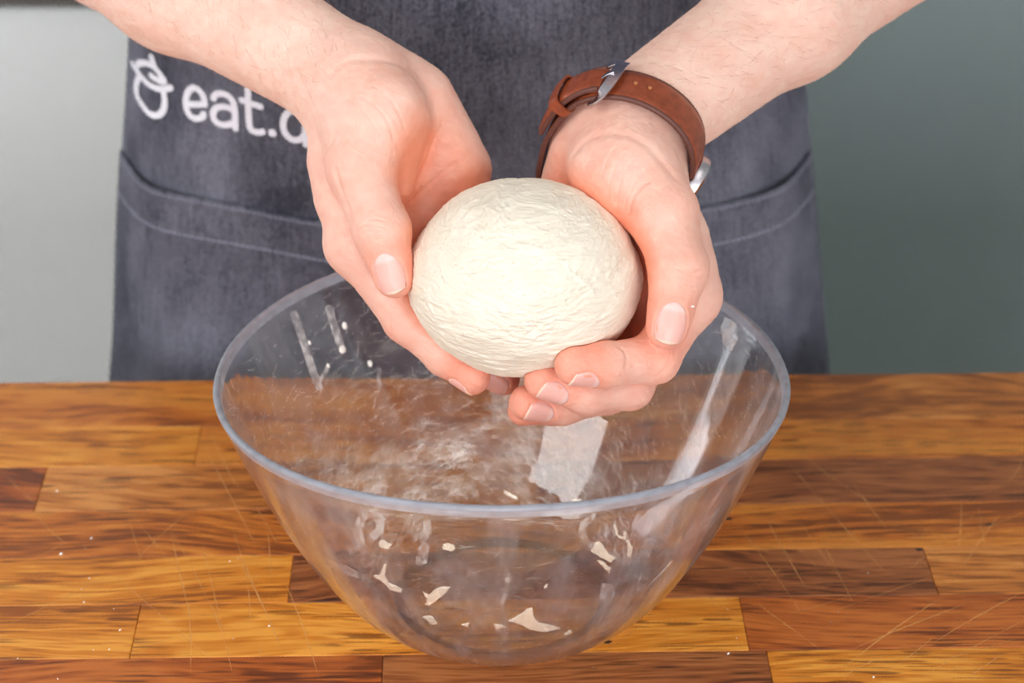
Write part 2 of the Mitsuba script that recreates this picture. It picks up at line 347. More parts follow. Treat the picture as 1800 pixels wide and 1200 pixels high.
for x, y, a, b in [[0.0482,-0.0378,0.0022,0.0014],[0.1129,0.0699,0.0016,0.0013],[0.2419,0.0645,0.0016,0.0012],[0.2037,0.0412,0.0018,0.0014]]:
    th = np.linspace(0, 2 * np.pi, 20, endpoint=False)
    q = np.stack([x + a * np.cos(th) * (1 + .15 * np.sin(3 * th)), y + b * np.sin(th), np.full(20, .00008)], 1)
    put('worktop__knot', trimesh.Trimesh(np.vstack([q, [[x, y, .00008]]]), [[20, i, (i + 1) % 20] for i in range(20)], process=False), 'mat_knot', False)
tag('worktop__knot', 'small dark knot')
S = []
for _ in range(170):
    a = A(rs.uniform(-.30, .34), rs.uniform(-.09, .17))
    if rs.uniform() < .55: a = A(rs.normal(.19, .07), rs.normal(.03, .05))
    if a[1] > .2: continue
    th = rs.choice([-1.1, -.9, .7, .5]) + rs.normal(0, .15); ln = rs.uniform(.010, .055)
    t = np.linspace(0, 1, 8)[:, None]; d = A(math.cos(th), math.sin(th)); q = A(-d[1], d[0])
    c = a + d * ln * t + q * rs.uniform(-.0008, .0008) * np.sin(np.pi * t)
    wv = rs.uniform(.00003, .00008) * (np.sin(np.pi * t) + .05)
    z = np.full((8, 1), .00006)
    S.append(strip(np.hstack([c + q * wv, z]), np.hstack([c - q * wv, z])))
k_ = put('worktop__knife_scratch', trimesh.util.concatenate(S), 'mat_scratch_faint', False)
tag(k_, 'faint short knife scratches', kind='stuff')
isl = box(-.66, .68, -.20, .175, Z0 + .08, -THICK - .004); isl.apply_transform(RZ)
put('island_unit__carcass', isl, 'mat_cabinet_light', False)
isl = box(-.64, .66, -.16, .14, Z0, Z0 + .08); isl.apply_transform(RZ)
put('island_unit__plinth', isl, 'mat_cabinet_light', False)
tag('island_unit', 'light grey kitchen island unit under the wooden worktop', 'cabinet')

# ------------------------------------------------------------------ the bowl
BR, BB, BH, BP, BT = .1288, .051, .117, .57, .0026
def rise(phi): return (.0066 - .0012 * np.sin(phi)) * np.sin(phi) ** 2
def bowl_r(s): return BB + (BR - BB) * s ** BP
def bowl_profile():
    'outer wall from the foot up, lip, inner wall down to the middle: (r, z); also where the lip starts and ends'
    s = np.linspace(0, 1, 60) ** 1.5
    o = np.stack([bowl_r(s), BH * s], 1)
    d = np.gradient(o, axis=0); d /= np.linalg.norm(d, axis=1, keepdims=True)
    n = np.stack([-d[:, 1], d[:, 0]], 1)
    bead = np.clip((s - .965) / .03, 0, 1)[:, None]
    inn = o + n * (BT + .0004 * bead)
    o = o - n * .0003 * bead
    foot = [(0, .0012), (.040, .0012), (.0445, .0009), (.0462, 0.0), (.0492, 0.0)]
    a = np.linspace(0, np.pi, 13)[1:-1]
    c, h = (o[-1] + inn[-1]) / 2, (o[-1] - inn[-1]) / 2
    up = A(-h[1], h[0]); up = up if up[1] > 0 else -up
    lip = [list(c + h * math.cos(t) + up * math.sin(t)) for t in a]
    k0 = len(foot) + int((s[1:] < .984).sum()) - 1
    out = foot + o[1:].tolist() + lip
    k1 = len(out) + int((s >= .984).sum()) + 0
    ok = inn[::-1]; ok = ok[ok[:, 1] > .0034]
    r0 = ok[-1][0]
    return np.array(out + ok.tolist() + [(r0 - .002, .0030), (r0 - .006, .0027), (.03, .0026), (0, .0026)]), k0, k1
_a = np.arange(480) * 2 * np.pi / 480
WAVY = (meshkit.fbm(np.stack([np.cos(_a) * 9, np.sin(_a) * 9, 0 * _a], 1), 3, 2) - .5) * .00040      # faint flutes left by the mould
def lathe_wave(prof, n=480):
    V, F = [], []
    ph = np.arange(n) * 2 * np.pi / n
    for r, z in prof:
        zz = z + rise(ph) * np.clip(z / BH, 0, 1.2) ** 1.5
        w = r + WAVY * min(1, z / .02)
        V.append(np.stack([w * np.cos(ph), w * np.sin(ph), zz], 1))
    V = np.vstack(V); m = len(prof)
    i, k = np.meshgrid(np.arange(m - 1), np.arange(n), indexing='ij'); l = (k + 1) % n
    q = np.stack([i * n + k, i * n + l, (i + 1) * n + l, (i + 1) * n + k], -1).reshape(-1, 4)
    F = np.vstack([q[:, [0, 1, 2]], q[:, [0, 2, 3]]])
    return trimesh.Trimesh(V, F, process=False)
BOWL_BITS = {}
PROF, K0, K1 = bowl_profile()
bm = lathe_wave(PROF)
flip = bm.volume < 0
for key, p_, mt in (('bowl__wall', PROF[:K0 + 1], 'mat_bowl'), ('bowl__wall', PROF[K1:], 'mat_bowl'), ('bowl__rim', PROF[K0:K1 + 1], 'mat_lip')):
    q_ = lathe_wave(p_)
    if flip: q_ = trimesh.Trimesh(q_.vertices, q_.faces[:, ::-1], process=False)
    BOWL_BITS.setdefault((key, mt), []).append(q_)
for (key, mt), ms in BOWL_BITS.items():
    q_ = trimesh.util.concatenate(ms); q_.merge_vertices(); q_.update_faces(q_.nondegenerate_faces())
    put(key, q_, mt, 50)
tag('bowl__rim', 'clear rim with bluish window highlight painted into its colour')
tag('bowl', 'large clear plastic mixing bowl smeared with flour, standing on the wooden worktop', 'bowl')
INN_S = np.linspace(.03, 1, 200)
def inner(phi, s, lift=0.0002):
    'a point on the inner wall at height share s, lifted off it'
    r = bowl_r(s); dr_ = (BR - BB) * BP * s ** (BP - 1)
    n = np.stack([-np.ones_like(s) * BH, dr_], -1); n /= np.linalg.norm(n, axis=-1, keepdims=True)
    q = np.stack([r, BH * s], -1) + n * (BT + lift)
    z = q[..., 1] + rise(phi) * np.clip(q[..., 1] / BH, 0, 1.2) ** 1.5
    return np.stack([q[..., 0] * np.cos(phi), q[..., 0] * np.sin(phi), z], -1), np.stack([n[..., 0] * np.cos(phi), n[..., 0] * np.sin(phi), n[..., 1]], -1)

# ------------------------------------------------------------------ bodies from signed distances
def smin(a, b, k):
    h = np.maximum(k - np.abs(a - b), 0) / k
    return np.minimum(a, b) - h * h * k * .25

def rcone(P, a, b):
    a, b = np.asarray(a, np.float32), np.asarray(b, np.float32)
    d = b[:3] - a[:3]
    q = P - a[:3]
    h = np.clip((q @ d) / max(float(d @ d), 1e-12), 0, 1)
    return np.sqrt(((q - h[:, None] * d) ** 2).sum(1)) - (a[3] + (b[3] - a[3]) * h)

def chain(P, pts, k):
    d = rcone(P, pts[0], pts[1])
    for a, b in zip(pts[1:], pts[2:]): d = smin(d, rcone(P, a, b), k)
    return d

def hand_sdf(spec):
    def f(P):
        P = np.asarray(P, np.float32)
        arm = smin(chain(P, spec['arm'][0], .020), chain(P, spec['arm'][1], .020), .014)
        palm = None
        for a, b in spec['palm']:
            d = rcone(P, a, b)
            palm = d if palm is None else smin(palm, d, .010)
        thenar = None
        for a, b in spec['thenar']:
            d = rcone(P, a, b)
            thenar = d if thenar is None else smin(thenar, d, .010)
        palm = smin(palm, thenar, .007)
        palm = smin(palm, arm, .016)
        out = None
        for i, c in enumerate(spec['fingers']):
            d = smin(palm, chain(P, c, .004), .009 if i < 4 else .007)
            out = d if out is None else smin(out, d, .0012)
        return out
    return f

def grad(f, P, e=2e-4):
    K = np.array([[1, -1, -1], [-1, -1, 1], [-1, 1, -1], [1, 1, 1]], np.float32)
    g = sum(k * f(P + e * k)[:, None] for k in K)
    return g / np.maximum(np.linalg.norm(g, axis=1, keepdims=True), 1e-9)

def surface_nets(f, lo, hi, h, B=8):
    'a quad mesh of f = 0: only the blocks near the surface are sampled'
    lo = np.asarray(lo, float); n = (np.ceil((np.asarray(hi) - lo) / h / B)).astype(int) * B
    bc = np.stack(np.meshgrid(*[np.arange(k // B) for k in n], indexing='ij'), -1).reshape(-1, 3)
    c = lo + (bc * B + (B - 1) / 2) * h
    near = bc[np.abs(f(c)) < B * h * 1.25]
    loc = np.stack(np.meshgrid(*[np.arange(B)] * 3, indexing='ij'), -1).reshape(-1, 3)
    V = np.full(n, np.nan, np.float32)
    idx = (near[:, None] * B + loc[None]).reshape(-1, 3)
    for s in range(0, len(idx), 400000):
        q = idx[s:s + 400000]
        V[q[:, 0], q[:, 1], q[:, 2]] = f(lo + q * h)
    S = V < 0; ok = ~np.isnan(V)
    def sl(a, i, j, k): return a[i:n[0] - 1 + i, j:n[1] - 1 + j, k:n[2] - 1 + k]
    cnt = np.zeros(n - 1, np.int8); valid = np.ones(n - 1, bool)
    for i, j, k in np.ndindex(2, 2, 2):
        cnt += sl(S, i, j, k); valid &= sl(ok, i, j, k)
    act = np.argwhere((cnt > 0) & (cnt < 8) & valid)
    ids = np.full(n - 1, -1, np.int32); ids[act[:, 0], act[:, 1], act[:, 2]] = np.arange(len(act))
    acc = np.zeros((len(act), 3)); num = np.zeros((len(act), 1))
    cor = list(np.ndindex(2, 2, 2))
    val = {q: V[act[:, 0] + q[0], act[:, 1] + q[1], act[:, 2] + q[2]] for q in cor}
    for q in cor:
        for ax in range(3):
            if q[ax] == 0:
                r = list(q); r[ax] = 1; r = tuple(r)
                a, b = val[q], val[r]
                m = (a < 0) != (b < 0)
                t = np.where(m, a / np.where(m, a - b, 1), 0)
                p = np.array(q, float)[None] + t[:, None] * (np.array(r) - np.array(q))[None]
                acc += np.where(m[:, None], p, 0); num += m[:, None]
    vert = (lo + (act + acc / np.maximum(num, 1)) * h)
    F = []
    for ax in range(3):
        u, w = (ax + 1) % 3, (ax + 2) % 3
        sh = [slice(None)] * 3; sh2 = list(sh); sh[ax] = slice(0, -1); sh2[ax] = slice(1, None)
        e = (S[tuple(sh)] != S[tuple(sh2)]) & ok[tuple(sh)] & ok[tuple(sh2)]
        at = np.argwhere(e)
        at = at[(at[:, u] > 0) & (at[:, w] > 0) & (at < (n - 1)).all(1)]
        du, dw = np.eye(3, dtype=int)[u], np.eye(3, dtype=int)[w]
        quad = [ids[tuple((at - a * du - b * dw).T)] for a, b in ((1, 1), (0, 1), (0, 0), (1, 0))]
        q = np.stack(quad, 1)
        ins = S[tuple(at.T)]
        q = np.where(ins[:, None], q, q[:, ::-1])
        q = q[(q >= 0).all(1)]
        F += [q[:, [0, 1, 2]], q[:, [0, 2, 3]]]
    F = np.vstack(F)
    for _ in range(2):
        d = f(vert); vert = vert - grad(f, vert) * d[:, None]
    return vert, F

def cast(f, p, d, far=.08, steps=60):
    'sphere tracing of many rays from p along d'
    p = np.array(p, float); t = np.zeros(len(p))
    for _ in range(steps):
        t += np.clip(f(p + d * t[:, None]) * .9, -.01, .01)
        t = np.minimum(t, far)
    return p + d * t[:, None]

HANDS = {'R': {'arm': [[[-0.07136,0.06707,0.22819,0.018],[-0.15638,0.13415,0.25297,0.0235],[-0.2603,0.21613,0.28325,0.032]],[[-0.06349,0.06895,0.23405,0.018],[-0.14496,0.13688,0.26147,0.0235],[-0.24455,0.21989,0.29499,0.032]]],'palm': [[[-0.07292,0.0613,0.21581,0.012],[-0.06635,0.02417,0.17179,0.012]],[[-0.0629,0.0707,0.22319,0.013],[-0.0523,0.03984,0.17168,0.012]],[[-0.0558,0.07529,0.22558,0.0135],[-0.03769,0.05134,0.1722,0.0115]],[[-0.04756,0.07812,0.22672,0.0135],[-0.02007,0.06101,0.17793,0.0115]],[[-0.06742,0.06801,0.23112,0.019],[-0.05894,0.07035,0.22471,0.016]],[[-0.03709,0.07444,0.22174,0.015],[-0.02,0.06482,0.19195,0.0145]],[[-0.07469,0.04936,0.20125,0.012],[-0.07233,0.03923,0.19024,0.0105]],[[-0.04848,0.04801,0.21837,0.0145],[-0.04899,0.03638,0.19565,0.0085]]],'thenar': [[[-0.06182,0.05592,0.23164,0.017],[-0.05427,0.04531,0.22626,0.0185]],[[-0.05427,0.04531,0.22626,0.0182],[-0.0598,0.02715,0.21055,0.0145]]],'fingers': [[[-0.06635,0.02417,0.17179,0.0115],[-0.04305,0.01228,0.13978,0.0098],[-0.02534,0.00402,0.12617,0.0088],[-0.01262,-0.00968,0.12243,0.0076]],[[-0.0523,0.03984,0.17168,0.0115],[-0.03586,0.03231,0.13501,0.0098],[-0.01733,0.01191,0.12207,0.009],[0.00046,0.01109,0.11111,0.0078]],[[-0.03769,0.05134,0.1722,0.011],[-0.02449,0.04787,0.13469,0.0095],[-0.00858,0.03676,0.11956,0.0086],[0.00068,0.02486,0.11387,0.0075]],[[-0.02007,0.06101,0.17793,0.0105],[-0.01136,0.06023,0.14347,0.0086],[-0.00071,0.05237,0.1325,0.0076],[0.00461,0.04216,0.12571,0.0066]],[[-0.06744,0.05476,0.22937,0.015],[-0.06275,0.02451,0.20758,0.0136],[-0.05239,0.00337,0.18821,0.0124],[-0.04687,-0.00695,0.17025,0.0089]]]},
         'L': {'arm': [[[0.05257,0.05999,0.2163,0.0192],[0.12886,0.13696,0.24481,0.0222],[0.22211,0.23104,0.27966,0.03]],[[0.06241,0.05582,0.21084,0.0192],[0.14091,0.13185,0.23812,0.0222],[0.23686,0.22477,0.27147,0.03]]],'palm': [[[0.06721,0.0437,0.20776,0.012],[0.08394,0.00089,0.15702,0.0118]],[[0.0612,0.05113,0.20691,0.013],[0.07444,0.01465,0.14002,0.0118]],[[0.05251,0.05809,0.20515,0.013],[0.05991,0.02666,0.12617,0.0115]],[[0.04493,0.06273,0.20325,0.013],[0.04425,0.03915,0.11983,0.011]],[[0.05749,0.05791,0.21357,0.02],[0.05371,0.05577,0.205,0.017]],[[0.03626,0.05853,0.20162,0.0145],[0.03284,0.0588,0.18459,0.015]],[[0.07814,0.01896,0.17698,0.012],[0.08165,0.00957,0.1674,0.011]]],'thenar': [[[0.0483,0.03559,0.20509,0.0185],[0.05765,0.02798,0.20338,0.0195]],[[0.05765,0.02798,0.20338,0.0195],[0.07057,0.00677,0.19486,0.0142]]],'fingers': [[[0.08394,0.00089,0.15702,0.0118],[0.06666,-0.02481,0.13974,0.0106],[0.0443,-0.03756,0.14335,0.0094],[0.0314,-0.0431,0.1457,0.0086]],[[0.07444,0.01465,0.14002,0.0115],[0.05694,-0.01812,0.12207,0.0096],[0.03703,-0.02719,0.12411,0.0091],[0.01797,-0.03175,0.13276,0.0082]],[[0.05991,0.02666,0.12617,0.011],[0.0486,-0.00407,0.11221,0.0094],[0.0269,-0.01564,0.11155,0.0084],[0.01089,-0.02309,0.11676,0.0077]],[[0.04425,0.03915,0.11983,0.0105],[0.03716,0.01147,0.10088,0.0086],[0.02392,-0.00119,0.10247,0.0076],[0.0092,-0.01066,0.10592,0.0066]],[[0.05532,0.03721,0.21264,0.016],[0.07057,0.00677,0.19486,0.014],[0.07668,-0.01508,0.1785,0.0126],[0.0715,-0.03031,0.15753,0.0094]]]}}
SDF = {k: hand_sdf(v) for k, v in HANDS.items()}
BALL = A(0.01014,0.004,0.1653); SEMI = A(.0505, .0505, .0425)

PALE, PINK, PALMC, TIP = [np.array(srgb(*c)) for c in ((228, 187, 169), (225, 169, 150), (228, 139, 106), (228, 148, 124))]
def skin_color(V, N, spec):
    c = np.tile(PALE, (len(V), 1))
    def blend(w, col):
        nonlocal c
        c = c * (1 - w[:, None]) + col * w[:, None]
    allp = [A(*p) for a in spec['palm'] for p in a]
    wrist = A(*spec['arm'][0][0][:3]) * .5 + A(*spec['arm'][1][0][:3]) * .5
    elb = A(*spec['arm'][0][-1][:3]); ax = (elb - wrist) / np.linalg.norm(elb - wrist)
    along = (V - wrist) @ ax
    nz = meshkit.fbm(V * 70, 3, 5); n2 = meshkit.fbm(V * 260, 3, 9)
    blend(np.clip((.02 - along) / .05, 0, 1) * .6, PINK)
    toball = BALL - V; toball /= np.linalg.norm(toball, axis=1, keepdims=True)
    palmside = np.clip((N * toball).sum(1) * 1.4 - .15, 0, 1) * np.clip((-along - .01) / .03, 0, 1)
    blend(palmside * .92, PALMC)
    for i, ch in enumerate(spec['fingers']):
        ch = np.array(ch)
        for j, (w, rad, col) in enumerate(((.35, 1.3, PINK), (.45, 1.25, TIP), (.3, 1.2, PALMC), (.85, 2.1, TIP))):
            d = np.linalg.norm(V - ch[j, :3], axis=1) / ch[j, 3]
            blend(np.clip(rad + .35 - d, 0, 1) * w * (.75 if i == 4 else 1), col)
    return np.clip(c * (1 + (nz[:, None] - .5) * A(.10, .30, .36) + (n2[:, None] - .5) * A(.06, .24, .28)), 0, 1)

def folds(V, N, rings):
    'the skin fold round each nail: a narrow groove with a soft raised rim'
    for r in rings:
        r = np.vstack([r, r[:1]]); r = np.vstack([r[:-1] + (r[1:] - r[:-1]) * t for t in (0, .5)])
        lo, hi = r.min(0) - .005, r.max(0) + .005
        m = np.where(((V > lo) & (V < hi)).all(1))[0]
        d = np.min(np.linalg.norm(V[m][:, None] - r[None], axis=2), axis=1)
        V[m] += N[m] * (-.00040 * np.exp(-(d / .0007) ** 2) + .00016 * np.exp(-((d - .0017) / .0009) ** 2))[:, None]
    return V

def creases(V, N, lines):
    'soft grooves of the given depth along polylines laid in the skin'
    for pts, w, depth in lines:
        pts = spline(pts, 30)
        lo, hi = pts.min(0) - .006, pts.max(0) + .006
        m = np.where(((V > lo) & (V < hi)).all(1))[0]
        if not len(m): continue
        d = np.min(np.linalg.norm(V[m][:, None] - pts[None], axis=2), axis=1)
        V[m] -= N[m] * (depth * np.exp(-(d / w) ** 2))[:, None]
    return V

# fingernails
NAIL_RINGS = {'R': [], 'L': []}
def nail(k, fi, frac, n, w, l):
    f = SDF[k]; ch = np.array(HANDS[k]['fingers'][fi]); j, t = ch[-2, :3], ch[-1, :3]
    a = (t - j) / np.linalg.norm(t - j); n = A(*n); n = n - a * (n @ a); n /= np.linalg.norm(n)
    s = np.cross(a, n)
    c = j + (t - j) * frac
    U, W = np.meshgrid(np.linspace(-1, 1, 21), np.linspace(-1, 1, 25), indexing='ij')
    # rounded outline: a circle-to-square map, rounder at the cuticle
    kk = np.where(W < 0, .98, .72)
    x = U * np.sqrt(1 - kk * W ** 2 / 2)
    y = W * np.sqrt(1 - kk * U ** 2 / 2)
    base = c + x[..., None] * s * w / 2 + y[..., None] * a * l / 2
    p = cast(f, (base + n * .03).reshape(-1, 3), np.tile(-n, (base[..., 0].size, 1)))
    edge = np.maximum(np.abs(U), np.abs(W)).reshape(-1)
    lift = .00030 - .00045 * np.clip((edge - .75) / .25, 0, 1) ** 2
    lift = np.where((W.reshape(-1) > .85) & (np.abs(U.reshape(-1)) < .8), .0003, lift)
    # the plate itself is stiffer than the pulp: blend toward a gently curved sheet
    mid = p.reshape(*U.shape, 3)
    h = ((mid - c) @ n)
    hs = h[10:11, :].mean() - (x ** 2) * (w ** 2) / 4 / (w * 1.02) - np.clip(W, 0, 1) ** 2 * .0004
    hh = np.where(np.abs(U) < 2, np.maximum(h, hs * .6 + h * .4), h).reshape(-1)
    q = (base - c); flat = q - (q @ n)[..., None] * n
    P = c + flat.reshape(-1, 3) + n * (hh + lift)[:, None]
    und = P - n * .0007
    m, k2 = U.shape
    i, jj = np.meshgrid(np.arange(m - 1), np.arange(k2 - 1), indexing='ij')
    q = np.stack([i * k2 + jj, (i + 1) * k2 + jj, (i + 1) * k2 + jj + 1, i * k2 + jj + 1], -1).reshape(-1, 4)
    o = m * k2
    ring = [x_ * k2 for x_ in range(m)] + [(m - 1) * k2 + y_ for y_ in range(1, k2)] + [x_ * k2 + k2 - 1 for x_ in range(m - 2, -1, -1)] + [y_ for y_ in range(k2 - 2, 0, -1)]
    side = np.array([[b, a_, a_ + o, b + o] for a_, b in zip(ring, ring[1:] + ring[:1])])
    F = np.vstack([q, q[:, ::-1] + o, side])
    wv = W.reshape(-1); uvv = U.reshape(-1)
    col = np.tile(np.array(srgb(224, 170, 158)), (len(wv), 1))
    lun = np.clip((-.48 - wv - .25 * uvv ** 2) / .18, 0, 1)[:, None] * .8; col = col * (1 - lun) + np.array(srgb(228, 192, 184)) * lun
    tip = np.clip((wv - .88 - .06 * uvv ** 2) / .06, 0, 1)[:, None]; col = col * (1 - tip) + np.array(srgb(238, 208, 186)) * tip
    NAIL_RINGS[k].append(P[ring])
    v3 = np.vstack([P, und]); tri = np.vstack([F[:, [0, 1, 2]], F[:, [0, 2, 3]]])
    M = trimesh.Trimesh(v3, tri, process=False)
    put('person__fingernail', M, 'mat_nail', True, color=np.vstack([col, col]))
for args in [('R',4,0.93,[-0.2037,-0.8472,0.4907],0.0128,0.018),('L',4,0.97,[0.0995,-0.8766,0.4709],0.0134,0.018),('L',0,0.82,[0.0503,-0.7883,-0.6133],0.0125,0.0135),('L',1,0.8,[-0.0199,-0.9556,-0.2939],0.0125,0.014),('L',2,0.78,[-0.0501,-0.9791,-0.1971],0.012,0.0135),('R',0,0.85,[-0.499,-0.2844,-0.8186],0.012,0.013),('R',1,0.85,[0.1069,-0.8887,-0.4459],0.012,0.013)]:
    nail(*args)

CREASE = {'R': [([[-0.02678,0.05642,0.21637],[-0.03142,0.05183,0.20717],[-0.03483,0.04962,0.19892],[-0.04083,0.03419,0.19104]],0.0013000000000000002,0.00105),([[-0.01938,0.0511,0.19997],[-0.02974,0.04902,0.19358],[-0.03615,0.0453,0.18845],[-0.04055,0.03816,0.18736]],0.0012,0.0009),([[-0.0619,0.03078,0.23999],[-0.05181,0.02512,0.23423],[-0.04721,0.02212,0.22289]],0.0007,0.00042),([[-0.06787,0.03371,0.23833],[-0.0575,0.02407,0.23278],[-0.05304,0.02128,0.22724]],0.0007,0.00033),([[-0.05646,0.03364,0.2442],[-0.04766,0.02877,0.23811],[-0.04236,0.02626,0.22442]],0.0007,0.0003),([[-0.07525,0.04647,0.24548],[-0.06841,0.04834,0.25012],[-0.0601,0.04871,0.25105],[-0.0492,0.05137,0.24874],[-0.04483,0.05424,0.24607]],0.002,0.000675),([[-0.06198,-0.00484,0.19274],[-0.05812,-0.00627,0.19555],[-0.05386,-0.00768,0.19564],[-0.04945,-0.00815,0.19424]],0.0007,0.00042),([[-0.06121,-0.00633,0.19098],[-0.05735,-0.00776,0.19379],[-0.05312,-0.00876,0.19371]],0.0006,0.00033),([[-0.0594,-0.00534,0.19567],[-0.05564,-0.0056,0.19767],[-0.05069,-0.0064,0.19722]],0.0006,0.0003),([[-0.05819,-0.00869,0.18855],[-0.05439,-0.00962,0.1906],[-0.05144,-0.00992,0.19019]],0.0006,0.000225),([[-0.03423,-0.00119,0.1346],[-0.03789,-0.00024,0.13125],[-0.04004,0.00193,0.12926]],0.0009000000000000001,0.00045),([[-0.04915,0.00522,0.14983],[-0.05025,0.00433,0.14461],[-0.04983,0.00378,0.13977]],0.0009000000000000001,0.000375),([[-0.07244,0.01389,0.21207],[-0.06997,0.01008,0.20425],[-0.06682,0.00451,0.19857]],0.0014,0.00075),([[-0.07868,0.03279,0.21446],[-0.07551,0.02654,0.22027],[-0.07337,0.02624,0.22362]],0.002,0.0009)],'L': [([[0.05726,0.01105,0.21862],[0.0523,0.00694,0.21152],[0.05,0.00521,0.19962]],0.0007,0.00039),([[0.06136,0.00701,0.21497],[0.05714,0.00347,0.20926],[0.05335,0.0023,0.19955]],0.0007,0.00042),([[0.04929,0.0171,0.22146],[0.04505,0.01297,0.21434],[0.04313,0.01147,0.2077]],0.0007,0.0003),([[0.06372,0.00337,0.21171],[0.05688,0.00103,0.20495],[0.05549,-7e-05,0.19871]],0.001,0.00075),([[0.05339,0.01405,0.22058],[0.04867,0.01007,0.21368],[0.04657,0.00785,0.20252]],0.0006,0.0003),([[0.0323,0.02977,0.21435],[0.03797,0.02867,0.22075],[0.04632,0.02581,0.2246],[0.05438,0.022,0.22534],[0.06244,0.01803,0.22322],[0.06902,0.01311,0.21803],[0.07556,0.00743,0.21158]],0.002,0.000675),([[0.07451,-0.02697,0.18466],[0.07988,-0.02758,0.1828],[0.08649,-0.02377,0.18207]],0.0007,0.00045),([[0.075,-0.02848,0.18162],[0.08041,-0.02852,0.17948],[0.08658,-0.02442,0.1786]],0.0007,0.00045),([[0.07502,-0.02964,0.17867],[0.07997,-0.02951,0.17645],[0.08509,-0.02611,0.17589]],0.0006,0.00033),([[0.06791,-0.02425,0.18337],[0.07071,-0.0266,0.18287],[0.0726,-0.02703,0.18361]],0.0006,0.000225),([[0.05096,-0.03799,0.15211],[0.05383,-0.04106,0.14876],[0.0533,-0.04364,0.14544]],0.0009000000000000001,0.00045),([[0.06976,-0.03604,0.13866],[0.07348,-0.03398,0.14175],[0.07556,-0.03057,0.14496]],0.0007,0.0003),([[0.0673,-0.03667,0.13761],[0.07095,-0.03552,0.14117],[0.07294,-0.03346,0.14425]],0.0007,0.0003),([[0.03852,0.02407,0.12163],[0.03759,-0.04412,0.15308],[0.03703,-0.04805,0.15076]],0.0009000000000000001,0.00033)]}
BODY = []
for k in 'RL':
    sp = HANDS[k]
    allp = np.array([p for g in ('palm', 'thenar') for a in sp[g] for p in a] + [p for c in sp['fingers'] for p in c] + [p for c in sp['arm'] for p in c])
    lo, hi = allp[:, :3].min(0) - .045, allp[:, :3].max(0) + .045
    V, F = surface_nets(SDF[k], lo, hi, .0008)
    N = grad(SDF[k], V)
    C = skin_color(V, N, sp)
    V = creases(V.copy(), N, CREASE[k])
    V = folds(V, N, NAIL_RINGS[k])
    V = V + N * ((meshkit.fbm(V * 130, 3, 2) - .5) * .0006 + (meshkit.fbm(V * 480, 2, 6) - .5) * .00022)[:, None]
    BODY.append((V, F, C))
# upper arms, shoulders, chest and hips: out of the picture or under the clothes
def torso_sdf(P):
    d = None
    cones = []
    for sx, k in ((-1, 'R'), (1, 'L')):
        e = A(*HANDS[k]['arm'][0][-1]) * .5 + A(*HANDS[k]['arm'][1][-1]) * .5
        cones += [(A(*e[:3], .040), A(sx * .20 - .02, .395, .50, .052)), (A(sx * .20 - .02, .395, .50, .055), A(sx * .06 - .02, .41, .54, .065))]
    cones += [(A(sx * .075 - .02, .365, .42, .098), A(sx * .085 - .02, .375, -.06, .095)) for sx in (-1, 1)]
    cones += [(A(-.02, .405, .52, .06), A(-.02, .385, .64, .055)), (A(-.02, .375, .70, .078), A(-.02, .385, .76, .082))]
    cones += [(A(sx * .09 - .02, .385, -.06, .09), A(sx * .10 - .02, .40, -.82, .048)) for sx in (-1, 1)]
    for a, b in cones:
        q = rcone(P, a, b); d = q if d is None else smin(d, q, .05)
    return d
V, F = surface_nets(torso_sdf, (-.45, .10, -.88), (.40, .55, .90), .012, 4)
BODY.append((V, F, np.tile(PALE, (len(V), 1))))
off = np.cumsum([0] + [len(b[0]) for b in BODY])
put('person__body', trimesh.Trimesh(np.vstack([b[0] for b in BODY]), np.vstack([b[1] + o for b, o in zip(BODY, off)]), process=False), 'mat_skin', True, color=np.vstack([b[2] for b in BODY]))
tag('person', 'person in a dark grey denim apron holding a ball of dough in both hands', 'person')
tag('person__body', 'bare forearms and hands')
feet = [trimesh.creation.icosphere(3) for _ in (0, 1)]
for sx, m in zip((-1, 1), feet):
    m.apply_scale([.05, .13, .05]); m.apply_translation([sx * .10 - .02, .36, Z0 + .048])
put('person__shoe', feet[0], 'mat_trousers', True); put('person__shoe', feet[1], 'mat_trousers', True)

# fine hair on the forearms
rs = np.random.default_rng(17)
HV, HF = [], []
for kk, (Vb, Fb, Cb) in zip('RL', BODY[:2]):
    sp = HANDS[kk]
    wr_, el_ = A(*sp['arm'][0][0][:3]) * .5 + A(*sp['arm'][1][0][:3]) * .5, A(*sp['arm'][0][-1][:3])
    ax = (el_ - wr_) / np.linalg.norm(el_ - wr_)
    al = (Vb - wr_) @ ax
    cand = np.where((al > .004) & (al < .17))[0]
    pick = rs.choice(cand, 1100, replace=False)
    Nn = grad(SDF[kk], Vb[pick])
    for p, n in zip(Vb[pick], Nn):
        d = -ax * rs.uniform(.3, 1) + np.cross(n, ax) * rs.normal(.5, .5) ; d -= n * (d @ n); d /= np.linalg.norm(d)
        ln = rs.uniform(.006, .014); t = np.linspace(0, 1, 5)[:, None]
        side = np.cross(n, d)
        c = p + d * ln * t + n * (.0001 + .0011 * np.sin(t * 2.2) * rs.uniform(.4, 1)) + side * ln * rs.normal(0, .12) * t ** 2
        w = .000036 * (1 - t * .85)
        o = len(HV) * 10
        HV.append(np.vstack([c + side * w, c - side * w]))
        i = np.arange(4)
        HF.append(np.vstack([np.stack([i, i + 1, i + 6], 1), np.stack([i, i + 6, i + 5], 1)]) + o)
put('person__arm_hair', trimesh.Trimesh(np.vstack(HV), np.vstack(HF), process=False), 'mat_hair', False)
tag('person__arm_hair', 'fine brown forearm hair', kind='stuff')

